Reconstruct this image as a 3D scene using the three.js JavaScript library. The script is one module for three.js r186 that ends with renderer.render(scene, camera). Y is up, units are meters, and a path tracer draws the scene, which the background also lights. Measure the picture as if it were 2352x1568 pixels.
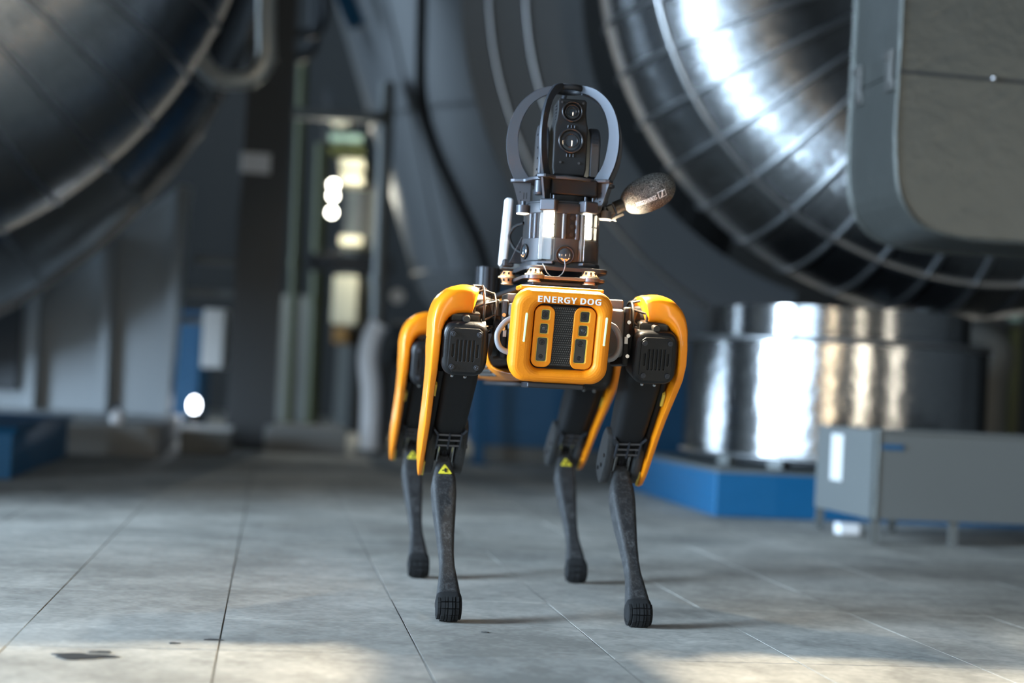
import * as THREE from 'three';
import { RoundedBoxGeometry } from 'three/addons/geometries/RoundedBoxGeometry.js';
import { TextGeometry } from 'three/addons/geometries/TextGeometry.js';
import { mergeGeometries, toCreasedNormals } from 'three/addons/utils/BufferGeometryUtils.js';
import { FontLoader } from 'three/addons/loaders/FontLoader.js';
import { RectAreaLightUniformsLib } from 'three/addons/lights/RectAreaLightUniformsLib.js';

// ------------------------------------------------------------------ camera, sky, large lights, exposure
const scene = new THREE.Scene();
const FPX = 3470, EYE = new THREE.Vector3(0, 0.4225, 3), D2R = Math.PI / 180;
const camera = new THREE.PerspectiveCamera(2 * Math.atan(784 / FPX) / D2R, 1.5, 0.05, 60);
camera.position.copy(EYE);
camera.rotation.order = 'YXZ';
camera.rotation.set(Math.atan(101 / FPX), 0, 3.0 * D2R);
camera.focus = 2.6; camera.userData.fStop = 1.65;
camera.updateMatrixWorld(true);
scene.background = new THREE.Color().setRGB(0.02, 0.025, 0.035);
const renderer = new THREE.WebGLRenderer({ antialias: true });
renderer.toneMapping = THREE.LinearToneMapping;
renderer.toneMappingExposure = 1.8;
renderer.shadowMap.enabled = true;
RectAreaLightUniformsLib.init();
// daylight through the tall frosted windows of the left wall: [z from, z to, y from, y to, radiance]
const WALL_X = -7, DAY = new THREE.Color().setRGB(0.58, 0.78, 1.0);
const WINDOWS = [[6.1, 12.2, 0.12, 3.2, 8], [1.6, 3.9, 0.12, 3.4, 54], [-6.6, -4.4, 0.12, 3.2, 12]];
// tall tube lamps on the rear wall and a few hung lamps: [x, y, z, width, height, turn, colour, radiance]
const WARM = new THREE.Color().setRGB(1.0, 0.78, 0.5), CREAM = new THREE.Color().setRGB(1.0, 0.9, 0.72);
const STRIPS = [[3.6, 1.6, 12.6, 0.34, 3.0, CREAM, 24], [-2.7, 1.5, 12.6, 0.32, 2.8, WARM, 20], [6.7, 1.6, 5.5, 0.4, 3.0, CREAM, 9]];

// ------------------------------------------------------------------ helpers
const V = (x, y, z) => new THREE.Vector3(x, y, z);
let seed = 7;
const rnd = () => { seed = (seed * 16807) % 2147483647; return seed / 2147483647; };
const ray = (px, py) => V((px - 1176) / FPX, -(py - 784) / FPX, -1).applyQuaternion(camera.quaternion);
const P = (px, py, depth) => { const d = ray(px, py); return d.multiplyScalar(-depth / d.z).add(EYE); };
const G = (px, py, y = 0) => { const d = ray(px, py); return d.multiplyScalar((y - EYE.y) / d.y).add(EYE); };
const GRID = 8.95 * D2R;
const names = {};
const numbered = (n) => { names[n] = (names[n] ?? -1) + 1; return names[n] ? n + '_' + String(names[n]).padStart(3, '0') : n; };
function shadows(m) { m.castShadow = true; m.receiveShadow = true; return m; }
function thing(name, label, category, pos = [0, 0, 0], turn = 0, group) {
  const o = new THREE.Group(); o.name = numbered(name); scene.add(o);
  o.position.set(...(pos.isVector3 ? pos.toArray() : pos)); o.rotation.y = turn;
  o.userData = { label, category }; if (group) o.userData.group = group;
  o.updateMatrixWorld(true); return o;
}
function part(name, geo, mat, parent, label) {
  const m = shadows(new THREE.Mesh(Array.isArray(geo) ? merge(geo) : geo, mat)); m.name = name; parent.add(m);
  if (label) m.userData.label = label;
  return m;
}
function each(name, geos, mat, parent, label) { for (const g of geos) part(name, g, mat, parent, label); }
function struct(name, geo, mat, label, category) {
  const m = shadows(new THREE.Mesh(Array.isArray(geo) ? merge(geo) : geo, mat)); m.name = name; scene.add(m);
  m.userData = { kind: 'structure', label, category }; return m;
}
function merge(list) {
  return mergeGeometries(list.map((g) => { const n = g.index ? g.toNonIndexed() : g; for (const k of Object.keys(n.attributes)) if (!['position', 'normal', 'uv'].includes(k)) n.deleteAttribute(k);
    if (!n.attributes.uv) n.setAttribute('uv', new THREE.BufferAttribute(new Float32Array(n.attributes.position.count * 2), 2)); n.morphAttributes = {}; return n; }));
}
const xf = (g, p = [0, 0, 0], r = [0, 0, 0], s = [1, 1, 1]) => {
  const a = p.isVector3 ? p : V(...p);
  return g.applyMatrix4(new THREE.Matrix4().compose(a, r.isQuaternion ? r : new THREE.Quaternion().setFromEuler(new THREE.Euler(...r)), V(...s)));
};
const box = (w, h, d, r = 0, seg = 2) => (r ? new RoundedBoxGeometry(w, h, d, seg, r) : new THREE.BoxGeometry(w, h, d));
const cyl = (r1, r2, h, n = 24) => new THREE.CylinderGeometry(r1, r2, h, n);
const UPV = V(0, 1, 0);
function rod(a, b, r1, r2 = r1, n = 16) { const d = b.clone().sub(a), q = new THREE.Quaternion().setFromUnitVectors(UPV, d.clone().normalize()); return xf(cyl(r2, r1, d.length(), n), a.clone().add(b).multiplyScalar(0.5), q); }
function bar(a, b, w, d) { const t = b.clone().sub(a), q = new THREE.Quaternion().setFromUnitVectors(UPV, t.clone().normalize()); return xf(box(w, t.length(), d), a.clone().add(b).multiplyScalar(0.5), q); }
const tube = (pts, r, n = 40, rs = 12) => new THREE.TubeGeometry(new THREE.CatmullRomCurve3(pts), n, r, rs, false);
function rrShape(w, h, r, cx = 0, cy = 0, Kind = THREE.Shape) {
  const s = new Kind(), x = cx - w / 2, y = cy - h / 2;
  s.moveTo(x + r, y); s.lineTo(x + w - r, y); s.absarc(x + w - r, y + r, r, -Math.PI / 2, 0); s.lineTo(x + w, y + h - r); s.absarc(x + w - r, y + h - r, r, 0, Math.PI / 2);
  s.lineTo(x + r, y + h); s.absarc(x + r, y + h - r, r, Math.PI / 2, Math.PI); s.lineTo(x, y + r); s.absarc(x + r, y + r, r, Math.PI, Math.PI * 1.5); return s;
}
const poly = (pts) => new THREE.Shape(pts.map(([x, y]) => new THREE.Vector2(x, y)));
// extrusion whose front face lies at z = 0 and whose back is at -depth
function slab(shape, depth, bevel = 0, seg = 3) {
  const g = new THREE.ExtrudeGeometry(shape, { depth: Math.max(depth - 2 * bevel, 1e-4), bevelEnabled: bevel > 0, bevelThickness: bevel, bevelSize: bevel, bevelOffset: -bevel, bevelSegments: seg, curveSegments: 10 });
  return g.translate(0, 0, bevel - depth);
}
// rings of equal length joined into one skin; orientation is corrected by the enclosed volume
function loft(rings, caps = true, wrap = false) {
  const n = rings[0].length, pos = [], uv = [], idx = [];
  rings.forEach((r, i) => r.forEach((p, j) => { pos.push(p.x, p.y, p.z); uv.push(j / n, i / (rings.length - 1)); }));
  const m = rings.length;
  for (let i = 0; i < (wrap ? m : m - 1); i++) for (let j = 0; j < n; j++) {
    const a = i * n + j, b = i * n + (j + 1) % n, c = ((i + 1) % m) * n + j, d = ((i + 1) % m) * n + (j + 1) % n;
    idx.push(a, b, c, b, d, c);
  }
  if (caps) for (const [i, flip] of [[0, true], [m - 1, false]]) {
    const base = pos.length / 3, c = rings[i].reduce((s, p) => s.add(p), V(0, 0, 0)).multiplyScalar(1 / n);
    rings[i].forEach((p) => { pos.push(p.x, p.y, p.z); uv.push(0, 0); }); pos.push(c.x, c.y, c.z); uv.push(0, 0);
    for (let j = 0; j < n; j++) { const a = base + j, b = base + (j + 1) % n; flip ? idx.push(b, a, base + n) : idx.push(a, b, base + n); }
  }
  let vol = 0; const p = (k) => V(pos[k * 3], pos[k * 3 + 1], pos[k * 3 + 2]);
  for (let k = 0; k < idx.length; k += 3) vol += p(idx[k]).dot(p(idx[k + 1]).cross(p(idx[k + 2])));
  if (vol < 0) for (let k = 0; k < idx.length; k += 3) [idx[k], idx[k + 1]] = [idx[k + 1], idx[k]];
  const g = new THREE.BufferGeometry();
  g.setAttribute('position', new THREE.Float32BufferAttribute(pos, 3)); g.setAttribute('uv', new THREE.Float32BufferAttribute(uv, 2)); g.setIndex(idx);
  g.computeVertexNormals(); return g;
}
const sgnpow = (v, e) => Math.sign(v) * Math.pow(Math.abs(v), e);
// superellipse ring about c spanned by X and Y
function ring(c, X, Y, w, h, e = 0.5, n = 32) {
  const out = [];
  for (let i = 0; i < n; i++) { const a = (i / n) * Math.PI * 2; out.push(c.clone().addScaledVector(X, sgnpow(Math.cos(a), e) * w / 2).addScaledVector(Y, sgnpow(Math.sin(a), e) * h / 2)); }
  return out;
}

// ------------------------------------------------------------------ textures and materials
function valueNoise(size, cells, s) {
  const g = new Float32Array(cells * cells); let q = s * 7919 + 13; for (let i = 0; i < g.length; i++) { q = (q * 16807) % 2147483647; g[i] = q / 2147483647; }
  return (x, y) => { const fx = (x / size) * cells, fy = (y / size) * cells, ix = Math.floor(fx), iy = Math.floor(fy); let u = fx - ix, v = fy - iy; u = u * u * (3 - 2 * u); v = v * v * (3 - 2 * v);
    const at = (a, b) => g[((b % cells + cells) % cells) * cells + ((a % cells + cells) % cells)];
    return (at(ix, iy) * (1 - u) + at(ix + 1, iy) * u) * (1 - v) + (at(ix, iy + 1) * (1 - u) + at(ix + 1, iy + 1) * u) * v; };
}
function noiseTexture(size, octaves, shade, srgb = false, sx = 1, sy = 1) {
  const fs = octaves.map(([c, w], i) => [valueNoise(size, c, i + octaves.length * 3 + c), w]), tot = octaves.reduce((a, o) => a + o[1], 0), d = new Uint8Array(size * size * 4);
  for (let y = 0; y < size; y++) for (let x = 0; x < size; x++) {
    let v = 0; for (const [f, w] of fs) v += f(x, y) * w; const c = shade(v / tot, x, y), o = (y * size + x) * 4;
    for (let k = 0; k < 3; k++) d[o + k] = Math.max(0, Math.min(255, (Array.isArray(c) ? c[k] : c) * 255)); d[o + 3] = 255;
  }
  const t = new THREE.DataTexture(d, size, size); t.wrapS = t.wrapT = THREE.RepeatWrapping; t.magFilter = THREE.LinearFilter; t.minFilter = THREE.LinearFilter; if (srgb) t.colorSpace = THREE.SRGBColorSpace; t.repeat.set(sx, sy); t.needsUpdate = true; return t;
}
const rep = (t, x, y) => { const c = t.clone(); c.repeat.set(x, y); c.needsUpdate = true; return c; };
const lin = (r, g, b) => new THREE.Color().setRGB(r, g, b);
const mat = (c, rough, metal = 0, more = {}) => new THREE.MeshPhysicalMaterial({ color: Array.isArray(c) ? lin(...c) : c, roughness: rough, metalness: metal, ...more });
const fine = noiseTexture(512, [[16, 1], [48, 1], [128, 1.2], [256, 1]], (v) => 0.5 + (v - 0.5) * 1.4);
const blotch = noiseTexture(512, [[4, 1], [9, 1], [24, 0.8], [80, 0.5], [200, 0.4]], (v) => 0.5 + (v - 0.5) * 1.6);
const concreteMap = noiseTexture(1024, [[3, 1.1], [7, 1], [17, 0.9], [45, 0.7], [130, 0.6], [300, 0.5]], (v) => { const k = Math.max(0, Math.min(1, 0.5 + (v - 0.5) * 2.2)); return [0.57 + 0.26 * k, 0.558 + 0.255 * k, 0.528 + 0.245 * k]; }, true);
const concreteRough = noiseTexture(512, [[5, 1], [13, 1], [60, 0.8], [200, 0.5]], (v) => 0.86 + (v - 0.5) * 0.5);
const scuffMap = noiseTexture(512, [[10, 0.8], [40, 1], [110, 1.2], [220, 1.2]], (v, x, y) => { const k = Math.max(0, (v - 0.42) * 3.4); return [0.16 + 0.13 * k, 0.163 + 0.13 * k, 0.166 + 0.13 * k]; }, true);
const foamMap = noiseTexture(512, [[100, 1], [190, 1.4], [256, 1.4]], (v) => { const k = Math.max(0.1, 0.5 + (v - 0.5) * 3.4); return [0.5 * k + 0.06, 0.5 * k + 0.06, 0.49 * k + 0.06]; }, true);
const M = {
  orange: mat([0.82, 0.245, 0.004], 0.38, 0, { clearcoat: 0.2, clearcoatRoughness: 0.12, specularIntensity: 0.7 }),
  orangeSatin: mat([0.8, 0.24, 0.004], 0.5, 0, { specularIntensity: 0.7, bumpMap: rep(fine, 6, 6), bumpScale: 0.0002 }),
  yellowTrim: mat([0.62, 0.46, 0.06], 0.4),
  black: mat([0.008, 0.0085, 0.0095], 0.4, 0, { specularIntensity: 0.75, bumpMap: rep(fine, 5, 5), bumpScale: 0.0002 }),
  blackGloss: mat([0.01, 0.01, 0.012], 0.22),
  blackMatt: mat([0.008, 0.0085, 0.0095], 0.65, 0, { specularIntensity: 0.6 }),
  anodised: mat([0.05, 0.055, 0.066], 0.42, 0.5),
  anodisedDark: mat([0.024, 0.0255, 0.03], 0.5, 0.3),
  castMetal: mat([0.06, 0.056, 0.05], 0.35, 0.6),
  greyMetal: mat([0.13, 0.127, 0.12], 0.42, 0.7, { bumpMap: rep(fine, 3, 3), bumpScale: 0.0003 }),
  grilleDot: mat([0.07, 0.068, 0.06], 0.4),
  cream: mat([0.58, 0.54, 0.4], 0.6),
  pedestal: mat([0.27, 0.29, 0.3], 0.55, 0.1),
  hungPipe: mat([0.42, 0.42, 0.39], 0.4, 0.5),
  steel: mat([0.55, 0.55, 0.55], 0.22, 1),
  scuffed: mat([1, 1, 1], 0.5, 0.05, { map: rep(scuffMap, 2, 3), bumpMap: rep(fine, 2, 4), bumpScale: 0.0003, specularIntensity: 0.7 }),
  rubber: mat([0.015, 0.0155, 0.016], 0.75, 0, { specularIntensity: 0.45, bumpMap: rep(fine, 3, 3), bumpScale: 0.0004 }),
  cable: mat([0.2, 0.2, 0.21], 0.35),
  white: mat([0.85, 0.85, 0.86], 0.45),
  offWhite: mat([0.72, 0.72, 0.7], 0.6),
  damper: mat([0.78, 0.38, 0.17], 0.4, 0.25),
  damperRim: mat([0.78, 0.6, 0.36], 0.35, 0.5),
  glass: mat([0.012, 0.013, 0.015], 0.05, 0, { clearcoat: 1, clearcoatRoughness: 0.03 }),
  lensRing: mat([0.02, 0.02, 0.023], 0.25, 0.4),
  lensGlass: mat([0.03, 0.04, 0.05], 0.04, 0, { clearcoat: 1, clearcoatRoughness: 0.02 }),
  acrylic: new THREE.MeshPhysicalMaterial({ color: lin(0.97, 0.96, 0.93), roughness: 0.03, transmission: 1, thickness: 0, ior: 1.45 }),
  led: new THREE.MeshStandardMaterial({ color: 0xffffff, emissive: lin(1, 0.86, 0.6), emissiveIntensity: 16 }),
  strip: new THREE.MeshStandardMaterial({ color: lin(0.1, 0.12, 0.1), roughness: 0.5, emissive: lin(0.6, 1, 0.6), emissiveIntensity: 0.62 }),
  foam: mat([1, 1, 1], 1, 0, { map: rep(foamMap, 2, 2), bumpMap: rep(foamMap, 2, 2), bumpScale: 0.0015 }),
  sticker: mat([0.75, 0.66, 0.05], 0.45),
  print: mat([0.015, 0.015, 0.015], 0.6),
  silver: mat([0.34, 0.345, 0.35], 0.25, 1, { bumpMap: rep(blotch, 2, 1), bumpScale: 0.004 }),
  silverBand: mat([0.34, 0.345, 0.35], 0.36, 1),
  tank: mat([0.45, 0.45, 0.445], 0.14, 1, { bumpMap: rep(blotch, 1, 1), bumpScale: 0.0012 }),
  casing: mat([0.135, 0.141, 0.132], 0.42, 0.8, { bumpMap: rep(blotch, 1, 1), bumpScale: 0.003 }),
  greyPaint: mat([0.14, 0.149, 0.145], 0.55, 0.1),
  column: mat([0.06, 0.064, 0.067], 0.55),
  bluePaint: mat([0.003, 0.1, 0.23], 0.5, 0, { bumpMap: rep(blotch, 2, 2), bumpScale: 0.002 }),
  concrete: mat([0.26, 0.26, 0.25], 0.85),
  darkSteel: mat([0.03, 0.033, 0.036], 0.5, 0.3),
  green: mat([0.04, 0.046, 0.006], 0.5),
  paleGreen: mat([0.3, 0.42, 0.34], 0.5),
  brown: mat([0.2, 0.11, 0.03], 0.6),
  wall: mat([0.05, 0.051, 0.05], 0.85), ceiling: mat([0.04, 0.041, 0.042], 0.9),
  pane: new THREE.MeshStandardMaterial({ color: 0xffffff, emissive: DAY, emissiveIntensity: 1.0 }),
};
const tileMats = [[0.93, 0.93, 0.93], [0.91, 0.915, 0.92], [0.95, 0.945, 0.94]].map((c) => mat(c, 0.9, 0, { map: concreteMap, roughnessMap: concreteRough, bumpMap: concreteMap, bumpScale: 0.0012, specularIntensity: 0.7 }));
const grout = mat([0.2, 0.185, 0.16], 0.95);

// ------------------------------------------------------------------ room shell
{
  const X0 = WALL_X, X1 = 7, Z0 = -13, Z1 = 13, H = 7, T = 0.3;
  // floor: 0.3 m cement tiles on a grout bed, turned with the plant
  const floor = new THREE.Group(); floor.name = 'floor'; floor.rotation.y = GRID; scene.add(floor);
  floor.userData = { kind: 'structure', label: 'worn grey cement tile floor of the plant hall', category: 'floor' };
  floor.updateMatrixWorld(true);
  const TU = 0.308, TV = 0.295, U0 = -0.524, V0 = 0.328, gap = 0.0018, c = 0.0005;
  part('grout_bed', xf(box(34, 0.1, 38), [0, -0.0532, 0]), grout, floor);
  const tileGeo = (ou, ov) => {
    const a = TU / 2 - gap / 2, b = TV / 2 - gap / 2, p = [], u = [], q = (...v) => { for (const k of [0, 1, 2, 0, 2, 3]) { p.push(...v[k]); u.push((v[k][0] + ou) * 0.55, (v[k][2] + ov) * 0.55); } };
    const t = [[-a + c, 0, -b + c], [-a + c, 0, b - c], [a - c, 0, b - c], [a - c, 0, -b + c]], d = [[-a, -0.004, -b], [-a, -0.004, b], [a, -0.004, b], [a, -0.004, -b]];
    q(...t); for (let k = 0; k < 4; k++) q(t[k], d[k], d[(k + 1) % 4], t[(k + 1) % 4]);
    const g = new THREE.BufferGeometry(); g.setAttribute('position', new THREE.Float32BufferAttribute(p, 3)); g.setAttribute('uv', new THREE.Float32BufferAttribute(u, 2)); g.computeVertexNormals(); return g;
  };
    const all = [], inside = (w) => w.x > X0 + 0.2 && w.x < X1 - 0.2 && w.z > Z0 + 0.2 && w.z < Z1 - 0.2;
  for (let i = -40; i <= 40; i++) for (let j = -50; j <= 50; j++) {
    const l = V(U0 + (i + 0.5) * TU, 0, V0 + (j + 0.5) * TV), w = floor.localToWorld(l.clone()); if (!inside(w)) continue;
    const d = EYE.z - w.z; let seen = false;
    if (d > 0.8) { const s = w.clone().project(camera); seen = Math.abs(s.x) < 1.12 && s.y > -1.2; }
    all.push({ l, d: seen ? d : 1e3 + rnd(), seen });
  }
  all.sort((a, b) => a.d - b.d);
  const rest = [[], [], []];
  all.forEach((t, k) => {
    const m = Math.floor(rnd() * 3), y = -rnd() * 0.0008, geo = tileGeo(t.l.x + (rnd() < 0.3 ? 0.05 : 0), t.l.z);
    if (k < 295 && t.seen) { const o = part(k ? 'floor_tile_' + String(k).padStart(3, '0') : 'floor_tile', geo, tileMats[m], floor); o.position.set(t.l.x, y, t.l.z); } else rest[0].push(xf(geo, [t.l.x, y, t.l.z]));
  });
  const far = part('floor_tiles_beyond', rest[0], tileMats[0], floor); far.userData.kind = 'stuff';
  // dark oil spots on the tiles
  const blob = (r1, r2, s) => { const pts = []; for (let k = 0; k < 26; k++) { const a = (k / 26) * 2 * Math.PI, q = 1 + 0.22 * Math.sin(3 * a + s) + 0.13 * Math.sin(7 * a + s * 2); pts.push([Math.cos(a) * r1 * q, Math.sin(a) * r2 * q]); } return xf(new THREE.ExtrudeGeometry(poly(pts), { depth: 0.0005, bevelEnabled: false }), [0, 0, 0], [-Math.PI / 2, 0, 0]); };
  const oil = mat([0.045, 0.048, 0.05], 0.5);
  for (const [px, py, a, b, s] of [[188, 1507, 0.042, 0.022, 1], [400, 1477, 0.008, 0.006, 2], [490, 1469, 0.014, 0.006, 3], [232, 1497, 0.016, 0.006, 4], [1115, 1452, 0.006, 0.004, 5]]) {
    const o = part('oil_spot', blob(a, b, s), oil, floor), w = floor.worldToLocal(G(px, py)); o.position.set(w.x, 0.0004, w.z);
  }
  const wl = [], add = (x0, x1, y0, y1, z0, z1) => wl.push(xf(box(x1 - x0, y1 - y0, z1 - z0), [(x0 + x1) / 2, (y0 + y1) / 2, (z0 + z1) / 2]));
  let z = Z0 - T;
  for (const [z0, z1, y0, y1] of [...WINDOWS].sort((a, b) => a[0] - b[0])) { add(X0 - T, X0, -0.1, H, z, z0); add(X0 - T, X0, -0.1, y0, z0, z1); add(X0 - T, X0, y1, H, z0, z1); z = z1; }
  add(X0 - T, X0, -0.1, H, z, Z1 + T);
  struct('wall_left', wl, M.wall, 'grey plastered hall wall with tall frosted windows', 'wall');
  struct('wall_right', xf(box(T, H + 0.1, Z1 - Z0 + 2 * T), [X1 + T / 2, H / 2 - 0.05, 0]), M.wall, 'grey plastered hall wall opposite the windows', 'wall');
  struct('wall_far', xf(box(X1 - X0, H + 0.1, T), [0, H / 2 - 0.05, Z0 - T / 2]), M.wall, 'grey hall wall behind the machinery', 'wall');
  struct('wall_near', xf(box(X1 - X0, H + 0.1, T), [0, H / 2 - 0.05, Z1 + T / 2]), M.wall, 'grey hall wall facing the machinery', 'wall');
  struct('ceiling', xf(box(X1 - X0 + 2 * T, T, Z1 - Z0 + 2 * T), [0, H + T / 2, 0]), M.ceiling, 'dark grey hall ceiling', 'ceiling');
  WINDOWS.forEach(([z0, z1, y0, y1, L], k) => {
    const w = new THREE.Group(); w.name = 'window_' + (k + 1); scene.add(w); w.position.set(X0 - 0.1, (y0 + y1) / 2, (z0 + z1) / 2);
    w.userData = { kind: 'structure', label: 'tall frosted hall window in dark steel frame', category: 'window' };
    const W = z1 - z0, Hh = y1 - y0, n = Math.max(2, Math.round(W / 1.05)), fr = [];
    for (let i = 0; i <= n; i++) fr.push(xf(box(0.08, Hh, 0.05), [0.02, 0, -W / 2 + 0.025 + (W - 0.05) * i / n]));
    for (let i = 0; i <= 3; i++) fr.push(xf(box(0.07, 0.05, W), [0.02, -Hh / 2 + 0.025 + (Hh - 0.05) * i / 3, 0]));
    part('window_frame', fr, M.darkSteel, w);
    const pw = (W - 0.05) / n - 0.05, ph = (Hh - 0.05) / 3 - 0.05, pg = box(0.01, ph, pw);
    for (let i = 0; i < n; i++) for (let j = 0; j < 3; j++) { const o = part('pane', pg, M.pane, w); o.position.set(0, -Hh / 2 + 0.025 + (Hh - 0.05) * (j + 0.5) / 3, -W / 2 + 0.025 + (W - 0.05) * (i + 0.5) / n); }
    const l = new THREE.RectAreaLight(DAY, L, W - 0.05, Hh - 0.05); l.name = 'window_light'; l.position.set(X0 + 0.02, (y0 + y1) / 2, (z0 + z1) / 2); l.rotation.y = -Math.PI / 2; scene.add(l);
  });
  STRIPS.forEach(([x, y, z, w, h, c, L], k) => {
    const side = x > 6 ? -Math.PI / 2 : Math.PI;
    const t = thing('wall_lamp', ['cream tall wall lamp panel on the near hall wall', 'warm tall wall lamp panel on the near hall wall', 'cream tall wall lamp panel on the right hall wall'][k], 'lamp', [x, y - h / 2, z], side);
    part('housing', xf(box(w + 0.08, h + 0.08, 0.1, 0.02), [0, h / 2, -0.06]), M.greyPaint, t);
    part('diffuser', xf(box(w, h, 0.02), [0, h / 2, 0]), new THREE.MeshStandardMaterial({ color: 0xffffff, emissive: c, emissiveIntensity: 1 }), t);
    const l = new THREE.RectAreaLight(c, L, w, h); l.name = 'lamp_light'; l.position.set(0, h / 2, 0.02); l.rotation.y = Math.PI; t.add(l);
    if (side === Math.PI) part('bracket', xf(box(w * 0.5, 0.1, 0.32), [0, h * 0.7, -0.25]), M.darkSteel, t); else part('bracket', xf(box(w * 0.5, 0.1, 0.22), [0, h * 0.7, -0.2]), M.darkSteel, t);
  });
}

// ------------------------------------------------------------------ plant behind the robot
// mitred duct elbow: straight gores round a centre in a plane across the view, with raised seam bands
function elbow(name, label, c, turn, Rm, r, a0, a1, n, mats, opt = {}) {
  const g = thing(name, label, 'duct', c, turn);
  const sec = (a, rr, off = 0) => { const out = [], C = V(Math.cos(a) * Rm, Math.sin(a) * Rm, 0), rad = V(Math.cos(a), Math.sin(a), 0), tan = V(-Math.sin(a), Math.cos(a), 0); for (let i = 0; i < 56; i++) { const q = i / 56 * 2 * Math.PI; out.push(C.clone().addScaledVector(rad, Math.cos(q) * rr).add(V(0, 0, Math.sin(q) * rr)).addScaledVector(tan, off)); } return out; };
  for (let k = 0; k < n; k++) { const p = a0 + (a1 - a0) * k / n, q = a0 + (a1 - a0) * (k + 1) / n; part('gore', loft([sec(p, r), sec((p + q) / 2, r * Math.cos((q - p) / 2) ** 0.0), sec(q, r)], false), mats[0], g); }
  const b = opt.band ?? 0.012;
  for (let k = 0; k <= n; k++) { const p = a0 + (a1 - a0) * k / n; part('seam_band', loft([sec(p, r + 0.001, -b), sec(p, r + 0.012, -b * 0.6), sec(p, r + 0.012, b * 0.6), sec(p, r + 0.001, b)], false), mats[1], g); }
  if (opt.flange) { const fr = []; for (let k = 0; k <= 60; k++) { const a = a0 + (a1 - a0) * k / 60, rad = V(Math.cos(a), Math.sin(a), 0); const o = rad.clone().multiplyScalar(Rm + r - 0.01), [w, d] = opt.flange; fr.push([o.clone().add(V(0, 0, -d)), o.clone().addScaledVector(rad, w).add(V(0, 0, -d)), o.clone().addScaledVector(rad, w).add(V(0, 0, d)), o.clone().add(V(0, 0, d))]); } part('edge_flange', toCreasedNormals(loft(fr), 0.5), mats[1], g); }
  if (opt.rims) for (const [rr, q] of opt.rims) { const pts = []; for (let k = 0; k <= 50; k++) { const a = a0 + (a1 - a0) * k / 50; pts.push(V(Math.cos(a) * (Rm + Math.cos(q) * rr), Math.sin(a) * (Rm + Math.cos(q) * rr), Math.sin(q) * rr)); } part('welded_rim', tube(pts, 0.014, 80, 8), mats[1], g); }
  if (opt.ends) for (const [a, dir, len] of [[a0, -1, opt.ends[0]], [a1, 1, opt.ends[1]]]) if (len) part('straight_pipe', loft([sec(a, r, 0), sec(a, r, dir * len)], false), mats[0], g);
  return g;
}
const S = (px, d) => px * d / FPX;
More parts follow.
